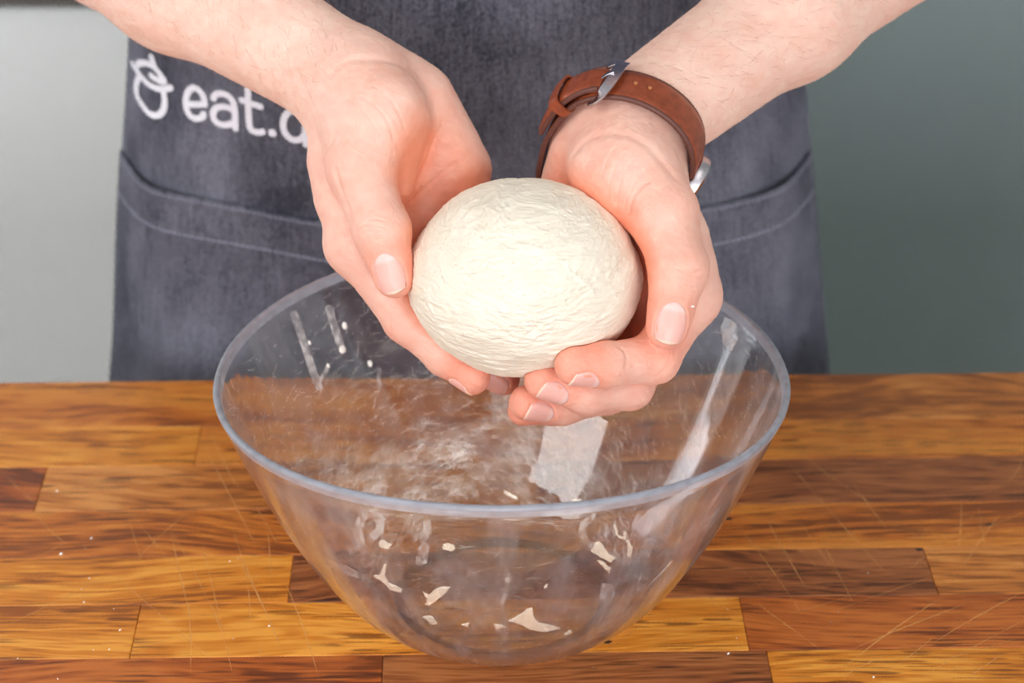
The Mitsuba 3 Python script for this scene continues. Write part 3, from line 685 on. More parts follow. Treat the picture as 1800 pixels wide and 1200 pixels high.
# shirt sleeves and trousers, outside the frame
def clothes(P):
    d = torso_sdf(P) - .010
    return d
def shirt_sdf(P):
    cut = np.maximum(.18 - P[:, 2], P[:, 2] - .60)
    return np.maximum(clothes(P), cut * .9)
def trousers_sdf(P):
    cut = np.maximum(-.80 - P[:, 2], P[:, 2] - .12)
    return np.maximum(clothes(P), cut * .9)
# (short sleeves start above the elbow)
def sleeve_cut(f):
    e = [A(*HANDS[k]['arm'][0][-1][:3]) for k in 'RL']
    def g(P):
        d = f(P)
        for q in e: d = np.maximum(d, .115 - np.linalg.norm(P - q, axis=1))
        return d
    return g
V, F = surface_nets(sleeve_cut(shirt_sdf), (-.45, .10, -.1), (.40, .55, .75), .010, 4)
put('person__shirt', (V, F), 'mat_shirt', True)
V, F = surface_nets(trousers_sdf, (-.45, .10, -.90), (.40, .60, .20), .010, 4)
put('person__trousers', (V, F), 'mat_trousers', True)

# ------------------------------------------------------------------ the apron
AX, AY, AA, AB = (-0.0215,0.232,0.185,0.105)
def apron_pt(x, z, lift=0.0):
    'the cloth hangs round the belly: x from -1 to 1 across, z height; lift toward the outside'
    x = np.asarray(x, float); z = np.asarray(z, float)
    half = AA + .024 * np.clip((.20 - z) / .20, 0, 1.5) ** 1.2
    th = x * np.pi / 2 * 1.02
    sx = np.sign(np.sin(th)) * np.abs(np.sin(th)) ** .92
    X = AX + half * sx
    b = AB
    Y = AY + b - b * np.sign(np.cos(th)) * np.abs(np.cos(th)) ** .9
    fold = .0028 * np.sin(X * 62 + z * 9) * np.clip(1 - z / .2, 0, 1) + .0016 * np.sin(X * 31 + 1.7 + z * 21)
    n = np.stack([sx * .55, -np.abs(np.cos(th)) - .05, 0 * X], -1); n /= np.linalg.norm(n, axis=-1, keepdims=True)
    return np.stack([X, Y, z + 0 * X], -1) + n * (fold + lift)[..., None]
def cloth(x0, x1, zf0, zf1, nx, nz, lift, thick, liftf=None):
    u, w = np.meshgrid(np.linspace(0, 1, nx), np.linspace(0, 1, nz), indexing='ij')
    x = x0 + (x1 - x0) * u
    z = zf0(x) + (zf1(x) - zf0(x)) * w
    l = lift + (0 if liftf is None else liftf(x, w))
    Pf = apron_pt(x, z, l + thick); Pb = apron_pt(x, z, l)
    V = np.vstack([Pf.reshape(-1, 3), Pb.reshape(-1, 3)])
    uv = np.stack([x * .32, z], -1).reshape(-1, 2)
    i, j = np.meshgrid(np.arange(nx - 1), np.arange(nz - 1), indexing='ij')
    q = np.stack([i * nz + j, (i + 1) * nz + j, (i + 1) * nz + j + 1, i * nz + j + 1], -1).reshape(-1, 4)
    o = nx * nz
    ring = [a * nz for a in range(nx)] + [(nx - 1) * nz + b for b in range(1, nz)] + [a * nz + nz - 1 for a in range(nx - 2, -1, -1)] + [b for b in range(nz - 2, 0, -1)]
    side = np.array([[a, a + o, b + o, b] for a, b in zip(ring, ring[1:] + ring[:1])])
    Fq = np.vstack([q, q[:, ::-1] + o, side])
    return trimesh.Trimesh(V, np.vstack([Fq[:, [0, 1, 2]], Fq[:, [0, 2, 3]]]), process=False), np.vstack([uv, uv])
c_ = lambda v: (lambda x: np.full_like(x, v))
m, uv = cloth(-1.0, 1.0, c_(-.42), c_(.47), 160, 140, .003, .0014)
put('person__apron', m, 'mat_denim', True, uv=uv)
tag('person__apron', 'dark grey denim apron')
PTOP, PHEM = (0.0905,0.0235)
ptop = lambda x: PTOP + .012 * np.asarray(x) ** 2
gape = lambda x, w: .0055 * np.clip((w - .55) / .45, 0, 1) ** 2 * (np.exp(-((np.abs(x) - .62) / .10) ** 2) + .15)
m, uv = cloth(-.86, .86, c_(-.20), lambda x: ptop(x), 130, 60, .0046, .0014, gape)
put('person__apron__pocket', m, 'mat_denim', True, uv=uv + [3.1, .7])
tag('person__apron__pocket', 'wide front pocket')
def seam(key, zf, x0, x1, lift, r=.00055, pitch=.0034, duty=.80):
    xs = np.linspace(x0, x1, 1600)
    P = apron_pt(xs, zf(xs), lift(xs))
    s = np.r_[0, np.cumsum(np.linalg.norm(np.diff(P, axis=0), axis=1))]
    out = []
    for a in np.arange(0, s[-1] - pitch, pitch):
        t = np.linspace(a, a + pitch * duty, 4)
        q = np.stack([np.interp(t, s, P[:, k]) for k in range(3)], 1)
        out.append(tube(q, [r * .5, r, r, r * .5], 5))
    put(key, trimesh.util.concatenate(out), 'mat_stitch', True)
    tag(key, kind='stuff')
ge = lambda w: (lambda x: .0046 + .0015 + gape(x, w) + .0002)
seam('person__apron__pocket_stitching', lambda x: ptop(x) - .0022, -.855, .855, ge(.99), .00045)
seam('person__apron__pocket_stitching', lambda x: ptop(x) - PHEM, -.855, .855, ge(.90), .00062)
# printed lettering and emblem: flat shapes laid on the cloth
def on_cloth(poly, key, lift=.0052, m='mat_print'):
    poly = poly if hasattr(poly, 'geoms') else type('G', (), {'geoms': [poly]})
    Vs, Fs, o = [], [], 0
    for g in poly.geoms:
        g = g.segmentize(.0008)
        v, f = trimesh.creation.triangulate_polygon(g, engine='earcut')
        v = np.asarray(v)
        p = np.array(apron_pt(inv_x(v[:, 0], v[:, 1]), v[:, 1], np.full(len(v), lift)))
        Vs.append(p); Fs.append(np.asarray(f) + o); o += len(v)
    put(key, trimesh.Trimesh(np.vstack(Vs), np.vstack(Fs), process=False), m, False)
def inv_x(X, z):
    'the cloth parameter whose world x is X'
    g = np.linspace(-1, 1, 4001); out = np.empty_like(X)
    gx = apron_pt(g, np.full_like(g, .1))[:, 0]
    lo = np.interp(X, gx, g)
    for _ in range(4):
        e = apron_pt(lo, z)[:, 0] - X
        lo = lo - e / .32
    return lo
STROKES = [('emblem',[([[-0.19921,0.1513],[-0.20197,0.14432],[-0.2015,0.13923],[-0.19723,0.13547],[-0.1931,0.13308],[-0.18856,0.13394],[-0.18458,0.1381],[-0.18324,0.14343],[-0.18361,0.14818]],0.0036),([[-0.20469,0.15482],[-0.19913,0.15254],[-0.19483,0.15049],[-0.18996,0.14953],[-0.18447,0.15032],[-0.17901,0.15297]],0.0036),([[-0.20038,0.15717],[-0.19487,0.16098],[-0.1892,0.1613],[-0.18529,0.15852],[-0.18281,0.15542],[-0.1869,0.15462],[-0.19097,0.15548]],0.0036),([[-0.19026,0.16628],[-0.18879,0.16236]],0.0036)]),('letter_e',[([[-0.16945,0.14613],[-0.15958,0.14838]],0.0036),([[-0.15986,0.14893],[-0.15996,0.15257],[-0.16227,0.15573],[-0.16471,0.15671],[-0.168,0.15441],[-0.17023,0.14899],[-0.17025,0.14348],[-0.16825,0.13968],[-0.1645,0.13903],[-0.16053,0.14267]],0.0036)]),('letter_a',[([[-0.15436,0.15309],[-0.15173,0.15633],[-0.14743,0.15679],[-0.14393,0.15433],[-0.1429,0.15084],[-0.14274,0.14474],[-0.14297,0.13794]],0.0036),([[-0.14334,0.14832],[-0.14784,0.1494],[-0.15281,0.14789],[-0.1552,0.14375],[-0.15388,0.13971],[-0.14964,0.13865],[-0.14465,0.14075]],0.0036)]),('letter_t',[([[-0.13481,0.16211],[-0.13502,0.15204],[-0.13515,0.14345],[-0.13388,0.13871],[-0.13092,0.13789],[-0.12789,0.13891]],0.0036),([[-0.13845,0.15519],[-0.12839,0.15325]],0.0036)]),('full_stop',[([[-0.12252,0.13896]],0.0046)]),('letter_d',[([[-0.10461,0.14452],[-0.105,0.14939],[-0.10893,0.1533],[-0.11369,0.1516],[-0.1163,0.14582],[-0.11538,0.13977],[-0.1108,0.13655],[-0.10601,0.13886],[-0.10461,0.14452]],0.0036),([[-0.10427,0.16042],[-0.10441,0.13468]],0.0036)])]
for name, lines in STROKES:
    poly = unary_union([LineString(spline(p, 40) if len(p) > 2 else p).buffer(w / 2) if len(p) > 1 else Point(p[0]).buffer(w / 2) for p, w in lines])
    on_cloth(poly, 'person__apron__' + name)

# ------------------------------------------------------------------ the dough
dm = trimesh.creation.icosphere(7)
d0 = dm.vertices / np.linalg.norm(dm.vertices, axis=1, keepdims=True)
sh = d0 * SEMI
low = (meshkit.fbm(d0 * 1.6 + 3, 2, 4) - .5) * .005
wr = meshkit.fbm(d0 * A(5, 5, 11) + (meshkit.fbm(d0 * 3, 2, 1) * 3)[:, None], 4, 6) - .5
patch = np.clip(meshkit.fbm(d0 * 2.2 + 9, 2, 8) * 2.6 - .9, 0, 1)
ridge = 1 - np.abs(meshkit.fbm(d0 * A(9, 9, 16) + (meshkit.fbm(d0 * 4, 2, 3) * 2.5)[:, None], 3, 11) * 2 - 1)
V = BALL + sh + d0 * (low + wr * .0016 + (ridge ** 3 - .4) * .0007 * patch)[:, None]
V = V * 1.0
# belly lower: the lump sags into the hands
V = BALL + (V - BALL) * np.stack([1 + .03 * (d0[:, 2] < 0) * -d0[:, 2]] * 2 + [np.ones(len(V))], 1)
for k in 'RL':
    for _ in range(4):
        d = SDF[k](V)
        V -= d0 * np.clip(.0002 - d, 0, .02)[:, None] * .9
put('dough_ball', trimesh.Trimesh(V, dm.faces, process=False), 'mat_dough', True)
tag('dough_ball', 'round ball of pale dough held in two hands above the bowl', 'dough')

# ------------------------------------------------------------------ the wristwatch
WC, WA = A(0.05514,0.05276,0.21079), A(0.2806,0.9343,0.2199)
WA = WA / np.linalg.norm(WA)
WX = A(1, 0, 0) - WA * WA[0]; WX /= np.linalg.norm(WX); WY = np.cross(WX, WA)
armsdf = SDF['L']
def wrist_ring(t, along, lift):
    'points round the wrist at angle t (0 = right, 90 = up/back), shifted along the arm, lifted off the skin'
    t = np.asarray(t, float)
    d = np.cos(t)[:, None] * WX + np.sin(t)[:, None] * WY
    o = WC + WA * along
    p = cast(armsdf, o + d * .06, -d, .06)
    r = ((p - o) * d).sum(1)
    k = np.ones(9) / 9
    return o + d * (r + lift)[:, None], d
def strap_mesh(t0, t1, lift, w0, w1, th, n=90, taper=None, pad=0):
    t = np.linspace(t0, t1, n)
    rad = None
    rows = []
    ws = np.linspace(w0, w1, n)
    prof = [(-.5, 0), (-.5, .55), (-.42, .95), (-.25, 1.0), (0, 1.06), (.25, 1.0), (.42, .95), (.5, .55), (.5, 0)]
    al = [wrist_ring(t, a, 0)[0] for a in (-.008, 0, .008)]
    base, d = wrist_ring(t, 0, 0)
    R = np.max([((x - WC) * d).sum(1) for x in al], axis=0)
    R = np.convolve(np.pad(R, 8, mode='edge'), np.ones(17) / 17, 'valid')
    lf = lift(t) if callable(lift) else lift
    for a, h in prof:
        rows.append(WC + d * (R + lf + h * th)[:, None] + WA * (a * ws)[:, None])
    m, kk = len(prof), n
    V = np.vstack(rows); F = []
    for i in range(m):
        j = (i + 1) % m
        for k in range(n - 1):
            F += [[i * n + k, i * n + k + 1, j * n + k + 1], [i * n + k, j * n + k + 1, j * n + k]]
    for k, fl in ((0, False), (n - 1, True)):
        for i in range(1, m - 1):
            tri = [k, i * n + k, (i + 1) * n + k]
            F.append(tri[::-1] if fl else tri)
    M = trimesh.Trimesh(V, F, process=False); M.fix_normals()
    return M, R
rad_ = math.radians
def on_strap(t, a, h):
    t = np.atleast_1d(np.asarray(t, float))
    g = np.linspace(0, 2 * np.pi, 240)
    if not hasattr(on_strap, 'R'):
        al = [((wrist_ring(g, x, 0)[0] - WC) * wrist_ring(g, x, 0)[1]).sum(1) for x in (-.008, 0, .008)]
        R = np.max(al, axis=0); on_strap.R = np.convolve(np.r_[R[-8:], R, R[:8]], np.ones(17) / 17, 'valid')
    R = np.interp(np.mod(t, 2 * np.pi), g, on_strap.R)
    d = np.cos(t)[:, None] * WX + np.sin(t)[:, None] * WY
    return WC + d * (R + h)[:, None] + WA * np.broadcast_to(a, len(t))[:, None]
TB = rad_(100)      # where the buckle sits
m, _ = strap_mesh(rad_(-13), rad_(128), .0008, .0210, .0195, .0026, 110)
put('wristwatch__strap', m, 'mat_leather', 40)
m, _ = strap_mesh(TB - rad_(3), rad_(258), .0005, .0180, .0190, .0022, 90)
put('wristwatch__strap', m, 'mat_leather', 40)
m, _ = strap_mesh(rad_(108), rad_(178), lambda t: .0032 + .0026 * np.sin(np.clip((t - rad_(108)) / rad_(72), 0, 1) * np.pi * .80), .0178, .0160, .0024, 70)
put('wristwatch__strap', m, 'mat_leather', 40)
for a0, a1, lf, hw_ in ((-12, 127, .0016, .0101), (101, 257, .0014, .0088), (109, 177, .0052, .0084)):
    for sgn in (-1, 1):
        tt = np.linspace(rad_(a0), rad_(a1), 80)
        put('wristwatch__strap_edge', tube(on_strap(tt, np.full(80, sgn * hw_), lf), .00125, 10), 'mat_leather_edge', 40)
tag('wristwatch__strap_edge', 'dark burnished strap edge')
tag('wristwatch', 'wristwatch with a brown leather strap on the wrist on the right', 'watch')
for a in (70, 82, 116):
    p = on_strap(rad_(a), 0, .0040)[0]; d = p - WC; d -= WA * (d @ WA); d /= np.linalg.norm(d)
    M = trimesh.creation.cylinder(.0009, .0006, sections=14)
    R4 = np.eye(4); zx = np.cross(WA, d); R4[:3, :3] = np.stack([zx, WA, d], 1); R4[:3, 3] = p
    M.apply_transform(R4)
    put('wristwatch__strap_hole', M, 'mat_hole', 30)
# keeper loop
t = np.full(40, rad_(146)); ang = np.linspace(0, 2 * np.pi, 40, endpoint=False)
hw, lo_, hi_ = .0104, -.0002, .0096
sq = lambda v: np.sign(v) * np.abs(v) ** .55
aa = hw * sq(np.cos(ang)); hh = (lo_ + hi_) / 2 + (hi_ - lo_) / 2 * sq(np.sin(ang))
rows = []
for dt, dh in ((-4.2, 0), (4.2, 0), (4.2, .0012), (-4.2, .0012)):
    k = 1 + dh / .0075
    rows.append(np.array([on_strap(rad_(146 + dt), a * (1 + dh / hw), (lo_ + hi_) / 2 + (h - (lo_ + hi_) / 2) * (1 + dh / .006))[0] for a, h in zip(aa, hh)]))
V = np.vstack(rows); F = []
for i in range(4):
    j = (i + 1) % 4
    for q in range(40):
        l = (q + 1) % 40
        F += [[i * 40 + q, i * 40 + l, j * 40 + l], [i * 40 + q, j * 40 + l, j * 40 + q]]
M = trimesh.Trimesh(V, F, process=False); M.fix_normals()
put('wristwatch__keeper_loop', M, 'mat_leather', 40)
# buckle: a flat polished frame across the strap, bent down at the near side, with its tongue
def plate(ts, al, h, wd, th):
    'a bent bar through strap coordinates (degrees, along the arm, height)'
    P = np.array([on_strap(rad_(a), b, c)[0] for a, b, c in zip(ts, al, h)])
    P = spline(P, 50)
    tt = np.gradient(P, axis=0); tt /= np.linalg.norm(tt, axis=1, keepdims=True)
    nn = P - WC; nn -= WA * (nn @ WA)[:, None]; nn -= tt * (nn * tt).sum(1, keepdims=True); nn /= np.linalg.norm(nn, axis=1, keepdims=True)
    ss = np.cross(tt, nn)
    rows = [P + ss * a * wd / 2 + nn * b * th for a, b in ((-1, .15), (-.85, 0), (.85, 0), (1, .15), (1, .85), (.85, 1), (-.85, 1), (-1, .85))]
    V = np.vstack(rows); F = []; n = 50
    for i in range(8):
        j = (i + 1) % 8
        for k in range(n - 1):
            F += [[i * n + k, i * n + k + 1, j * n + k + 1], [i * n + k, j * n + k + 1, j * n + k]]
    for k in (0, n - 1):
        F += [[k, i * n + k, (i + 1) * n + k] for i in range(1, 7)]
    M = trimesh.Trimesh(V, F, process=False); M.fix_normals(); return M
put('wristwatch__buckle', plate([97, 98, 100, 103, 110, 116], [.0125, .006, -.006, -.0105, -.0125, -.0115], [.0044, .0058, .0058, .0046, .0015, .0006], .0058, .0011), 'mat_steel', 30)
put('wristwatch__buckle__side_bar', plate([97, 104, 112, 118], [.0125, .0125, .0115, .0105], [.0044, .0042, .003, .001], .0030, .0011), 'mat_steel', 30)
put('wristwatch__buckle__tongue', plate([118, 110, 104, 99], [0, 0, .0005, .001], [.0015, .0044, .0062, .0072], .0022, .0011), 'mat_steel', 30)
# case on the back of the wrist
g = on_strap(rad_(-32), 0, -.0004)[0]; d = g - WC; d -= WA * (d @ WA); d /= np.linalg.norm(d)
R4 = np.eye(4); R4[:3, :3] = np.stack([np.cross(WA, d), WA, d], 1); R4[:3, 3] = g - d * .002
case = trimesh.creation.revolve([(0, -.001), (.0165, -.001), (.0188, .0005), (.0195, .003), (.0192, .0058), (.0180, .0070), (.0170, .0070), (.0168, .0062), (0, .0062)], sections=72)
R4[:3, :3] *= .80; case.apply_transform(R4); put('wristwatch__case', case, 'mat_steel', 35)
dial = trimesh.creation.cylinder(.0166, .0004, sections=64); dial.apply_translation([0, 0, .0065]); dial.apply_transform(R4); put('wristwatch__case__dial', dial, 'mat_print', 35)
crown = trimesh.creation.cylinder(.0024, .003, sections=24); crown.apply_transform(trimesh.transformations.rotation_matrix(np.pi / 2, [1, 0, 0])); crown.apply_translation([0, -.0208, .003]); crown.apply_transform(R4)
put('wristwatch__case__crown', crown, 'mat_steel', 35)

# ------------------------------------------------------------------ flour, crumbs, scraps
def flake(rs, size, flat=.35):
    n = 9; a = np.arange(n) * 2 * np.pi / n
    r = size / 2 * rs.uniform(.55, 1.1, n)
    e = rs.uniform(.45, 1.0)
    lo = np.stack([r * np.cos(a), e * r * np.sin(a), 0 * a], 1); hi = lo * A(.62, .62, 1) + A(0, 0, size * flat * .6)
    hi[:, 2] *= rs.uniform(.5, 1.2, n)
    V = np.vstack([lo, hi, [[0, 0, 0]], [[0, 0, size * flat * .8]]]); F = []
    for k in range(n):
        l = (k + 1) % n
        F += [[k, l, n + l], [k, n + l, n + k], [2 * n, l, k], [2 * n + 1, n + k, n + l]]
    return trimesh.Trimesh(V, F, process=False)
rs = np.random.default_rng(11)
CR = [[-0.2275,0.0971,2,'rounded white crumb left of the bowl,farthest from the camera'],[-0.2028,0.0517,2.6,'wedge-shaped white crumb left of the bowl,on the dark grain streak'],[-0.215,0.0376,3.2,'longest white crumb left of the bowl,just behind the wedge-shaped one'],[-0.2042,0.0428,1.2,''],[-0.1979,0.0158,1.6,'white crumb on the golden stave left of the bowl'],[-0.197,-0.0049,2.2,'white crumb on the seam in front of the golden stave left of the bowl'],[-0.1821,-0.0106,1,''],[-0.1766,-0.0281,2.4,'pale elongated crumb left of the bowl,second stave from the front'],[-0.1792,-0.0437,1.4,''],[-0.1864,-0.0441,1.2,''],[-0.2196,-0.0509,1.2,''],[-0.108,-0.0248,1.8,'lone white crumb close to the front left side of the bowl'],[-0.1235,-0.035,0.9,''],[-0.1322,0.0309,1.2,''],[-0.1286,0.0335,1,''],[-0.117,0.0428,1,''],[0.103,-0.0473,2.8,'largest white crumb right of the bowl,on the dark front stave'],[0.1665,-0.0655,2.6,'white crumb at the front edge of the picture right of the bowl'],[0.1059,-0.0111,1,''],[0.1758,0.0203,1,''],[0.1574,-0.013,0.8,''],[0.1529,-0.0215,0.8,''],[0.1079,-0.0346,0.9,''],[0.0413,-0.058,0.9,''],[0.079,-0.0197,0.9,''],[-0.1986,-0.0668,1.5,'white crumb at the front edge of the picture left of the bowl'],[-0.2001,0.0063,0.9,''],[-0.11,-0.0451,1,'']]
for i, (x, y, s, lab) in enumerate(CR):
    m = flake(rs, s * .00075); m.apply_transform(trimesh.transformations.rotation_matrix(rs.uniform(0, 6), [0, 0, 1])); m.apply_translation([x, y, .00003])
    k = put('crumb', m, 'mat_flour', 40)
    if lab: tag(k, lab, 'crumb', 'white crumbs on the worktop')
    else: tag(k, 'speck-sized white crumb on the worktop ' + ('left' if x < 0 else 'right') + ' of the bowl', 'crumb', 'specks on the worktop ' + ('left' if x < 0 else 'right') + ' of the bowl')

TC = A(0.0819,-0.03056,0.16776)
m = flake(rs, .0022); m.apply_translation(TC)
k = put('crumb', m, 'mat_flour', 40)
tag(k, 'tiny white crumb of dough stuck to the thumb on the right', 'crumb', None)

def patch_on_wall(pts, phi0, s0, lift, thick, rs):
    'a flat scrap: outline pts in metres (along the wall, up the wall) set at phi0, s0 of the inner wall'
    g = Polygon(pts).buffer(0)
    if hasattr(g, 'geoms'): g = max(g.geoms, key=lambda q: q.area)
    g = g.segmentize(.0012)
    m = trimesh.creation.extrude_polygon(g, 1.0)
    v = np.array(m.vertices)
    r = bowl_r(np.array([s0]))[0]
    phi = phi0 + v[:, 0] / r
    slope = math.hypot((BR - BB) * BP * s0 ** (BP - 1), BH)
    s = np.clip(s0 + v[:, 1] / slope, .03, 1)
    p, n = inner(phi, s, lift)
    p = p + n * (v[:, 2] * thick * (1 - 0))[:, None]
    return trimesh.Trimesh(p, m.faces, process=False)
SCRAPS = [[-116.64,0.5775,[[-7.06,-0.26],[-3.02,2.77],[0.34,10.37],[2.5,11.81],[-0.97,2.82],[-0.66,-2.58],[2.91,-3.35],[5.48,-5.16],[4.41,-7.31],[-0.71,-7.03],[-3.21,-2.08]],'forked cream dough scrap on the front wall of the bowl,left of the V-shaped scrap'],[-106.07,0.5342,[[-4.21,1.99],[-1.83,-0.4],[3.37,6.77],[8.35,8.01],[4.39,1.02],[-2.65,-7.57],[-4.56,-7.31],[-2.86,-2.51]],'V-shaped cream dough scrap on the front wall of the bowl'],[-82.08,0.407,[[-10.28,1.12],[-5.21,5.84],[-2.55,9.88],[-0.34,10.18],[0.15,3.25],[3.32,-2.37],[13.89,-9.02],[7.12,-10.59],[-0.12,-7.1],[-5.96,-1.19]],'largest cream dough scrap,triangular,low on the front wall of the bowl'],[-90.65,0.3787,[[-2.26,1.4],[0.59,1.24],[2.72,-0.25],[-1.05,-2.39]],'small flat dough scrap just left of the largest triangular scrap'],[-68.54,0.7499,[[-5.02,6.04],[-3.06,7.11],[-0.36,4.15],[3.15,-2.22],[6.82,-5.63],[5.1,-8.33],[-1.31,-2.6],[-5.34,1.48]],'slanting cream dough scrap under the rim,on the right of the front wall'],[-67.09,0.6674,[[-5.35,5.88],[-0.96,3.1],[3.07,-2.19],[3.28,-5.55],[-0.04,-1.24]],'small dough scrap just below the slanting scrap on the right of the front wall'],[-65.6,0.8294,[[-2.57,0.44],[0.5,-3.54],[2.99,-4.71],[3.55,-4.5],[2.63,-0.54],[1.97,0.04],[1.5,-0.22],[1.99,-2.68],[0.55,-2.01],[-1.5,0.72],[-3.22,5.43],[-4.06,6.22],[-4.33,5.35]],'thin hooked dough scrap right under the front rim of the bowl'],[-62.43,0.7383,[[-0.3,0.78],[0.38,-4.73],[1.54,-6.45],[2.41,-5.86],[1.6,0.09],[-1.06,5.08],[-1.96,5.96],[-2.62,5.14]],'short curved dough scrap beside the thin hooked scrap'],[-114.33,0.7719,[[-0.03,-2.53],[1.61,-1.88],[2.69,0.23],[2.64,1.19],[0.05,2.54],[-1.57,1.9],[-2.72,-0.26],[-2.67,-1.2]],'round cream dot of dough high on the front wall,left of the middle'],[-100.47,0.8061,[[-2.12,-1.46],[1.77,-2.14],[2.8,-0.53],[2.53,1.3],[-0.61,2.13],[-1.95,1.35],[-2.42,-0.64]],'round cream dot of dough under the middle of the front rim'],[-108.85,0.3798,[[-3.33,1.09],[0.55,3.64],[1.95,1.13],[2.45,-2.24],[-0.5,-3.74],[-1.12,0.13]],'small pale dough scrap below the V-shaped scrap'],[-99.28,0.378,[[-1.67,0.07],[1.19,1.28],[0.48,-1.35]],'tiny pale dough scrap left of the largest triangular scrap'],[-79.86,0.6025,[[-0.92,-0.73],[0.23,1.68],[0.69,-0.95]],'tiny pointed dough scrap above the largest triangular scrap'],[86.69,0.1001,[[0.6,-0.84],[-2.6,-2.31],[-3.6,-1.96],[-3.22,-1.02],[-0.22,0.37],[2.38,2.35],[3.39,2.22],[3.27,1.19]],'short white dough strand on the bowl floor behind the front rim'],[59.23,0.1147,[[-2.2,0.1],[-2.53,1.07],[-1.44,1.39],[2.18,-0.11],[2.53,-1.04],[1.45,-1.41]],'white dough crumb strand at the foot of the bright reflection inside the bowl'],[-70.77,0.2938,[[-1.76,-1.7],[0.28,2.24],[1.47,-0.55]],'tiny pale dough scrap right of and below the largest triangular scrap']]
rs = np.random.default_rng(21)
for (phi, s, pts, lab) in SCRAPS:
    pts = np.array(pts) * .001
    q = []
    for a, b in zip(pts, np.roll(pts, -1, 0)):
        for t in (0, .25, .5, .75): q.append(a + (b - a) * t + rs.normal(0, .00022, 2))
    k = put('dough_scrap', patch_on_wall(q, math.radians(phi), s, .00032, .0007, rs), 'mat_scrap', False)
    tag(k, lab, 'dough scrap', 'dough scraps stuck inside the bowl')
SMEARS = [[144.18,0.8032,[[1.75,8.26],[2.92,-19.17],[2.62,-20.1],[1.68,-20.9],[0.36,-21.35],[-0.97,-21.32],[-1.93,-20.81],[-2.3,-19.98],[-2.99,7.44],[-2.5,16.99],[-2.15,17.92],[-1.29,18.7],[-0.12,19.11],[1.0,19.03],[1.83,18.51],[2.1,17.66]],'long pale watery streak running down the far left wall of the bowl'],[133.81,0.8242,[[2.45,9.39],[2.01,-8.97],[1.67,-9.88],[0.79,-10.61],[-0.37,-10.93],[-1.5,-10.77],[-2.3,-10.19],[-2.56,-9.33],[-1.83,8.92],[-1.55,9.82],[-0.73,10.57],[0.34,10.92],[1.39,10.79],[2.18,10.25]],'short watery streak ending in the largest milky drop on the far left wall'],[125.35,0.5793,[[2.4,-4.4],[1.72,-5.44],[0.49,-4.95],[-2.37,4.41],[-1.69,5.45],[-0.54,4.93]],'narrow floury streak on the far wall below the lower right drop'],[140.8,0.6837,[[-2.17,2.73],[5.25,-1.77],[4.93,-2.76],[4.36,-3.1],[3.08,-3.06],[-3.92,1.14],[-4.25,1.52],[-3.93,2.49],[-3.36,2.82]],'short floury streak on the far left wall below a faint drop'],[-72.41,0.8668,[[-4.94,5.95],[-5.63,0.16],[-1.65,-8.03],[2.96,-12.04],[4.47,-12.25],[4.84,-11.57],[4.38,-9.5],[0.29,-5.96],[-2.77,0.04],[-2.45,3.17],[0.81,8.05],[1.04,8.83],[0.42,10.73],[-0.27,11.35],[-1.5,11.08]],'curved floury smear above the slanting dough scrap on the front wall'],[-63.79,0.4983,[[-4.89,10.29],[0.3,7.51],[3.84,-0.16],[4.84,-8.94],[-0.44,-9.63],[-3.65,0.93]],'pale floury patch low on the right of the front wall'],[-36.21,0.6991,[[-11.86,2.61],[1.64,-10.21],[6.5,-6.75],[8.42,2.09],[0.2,7.99],[-4.92,4.28]],'long pale floury patch near the right edge of the bowl'],[-117.45,0.8168,[[-2.67,0.56],[0.95,8.5],[3.42,10.21],[5.91,9.1],[4.43,3.92],[-0.44,-1.9],[-1.41,-3.41],[-1.84,-4.94],[-1.59,-6.06],[-0.76,-6.51],[0.47,-6.12],[1.71,-5.04],[7.26,1.65],[8.27,3.57],[10.36,11.55],[10.43,13.05],[9.79,13.91],[4.91,15.95],[-1.44,11.49],[-7.17,-0.14],[-7.67,-1.69],[-8.65,-9.78],[-8.46,-10.95],[-7.58,-11.37],[-6.26,-10.94],[-4.86,-9.77],[-3.8,-8.21],[-3.3,-6.63]],'ring-shaped floury smear on the left of the front wall under the rim'],[-104.64,0.873,[[-0.43,1.03],[-3.41,-5.68],[-3.32,-6.8],[-2.77,-7.49],[-1.94,-7.59],[-1.06,-7.08],[-0.34,-6.07],[2.49,-0.0],[3.06,5.6],[2.9,6.64],[2.36,7.3],[1.58,7.38],[0.76,6.86],[0.12,5.9]],'upright floury smear left of the middle of the front wall under the rim'],[-106.06,0.7637,[[1.48,6.72],[4.07,6.52],[0.94,-6.48],[-4.65,-8.99],[-1.84,2.22]],'broad faint floury smear left of the middle of the front wall'],[-89.02,0.6008,[[-0.51,1.16],[-2.3,-9.1],[-2.31,-9.99],[-1.6,-11.21],[-1.07,-11.24],[-0.33,-10.05],[1.38,0.33],[2.14,9.04],[2.08,9.83],[1.35,10.85],[0.88,10.78],[0.29,9.6]],'narrow floury streak right of the middle of the front wall'],[-129.46,0.5515,[[-11.08,1.53],[1.64,4.05],[12.11,1.81],[9.82,-1.4],[-1.87,-3.51],[-10.63,-2.48]],'pale floury smear at the left edge of the front wall'],[28.33,0.9174,[[7.12,5.7],[-2.08,6.4],[-7.54,0.76],[-5.83,-6.54],[1.27,-6.25],[7.07,-0.07]],'round thumb-sized floury mark on the far right wall of the bowl'],[-47.69,0.5373,[[6.32,13.2],[4.57,7.62],[-6.02,-10.79],[-7.66,-13.57],[-0.81,-2.96],[3.6,6.49]],'slanting floury streak low on the right edge of the front wall']]
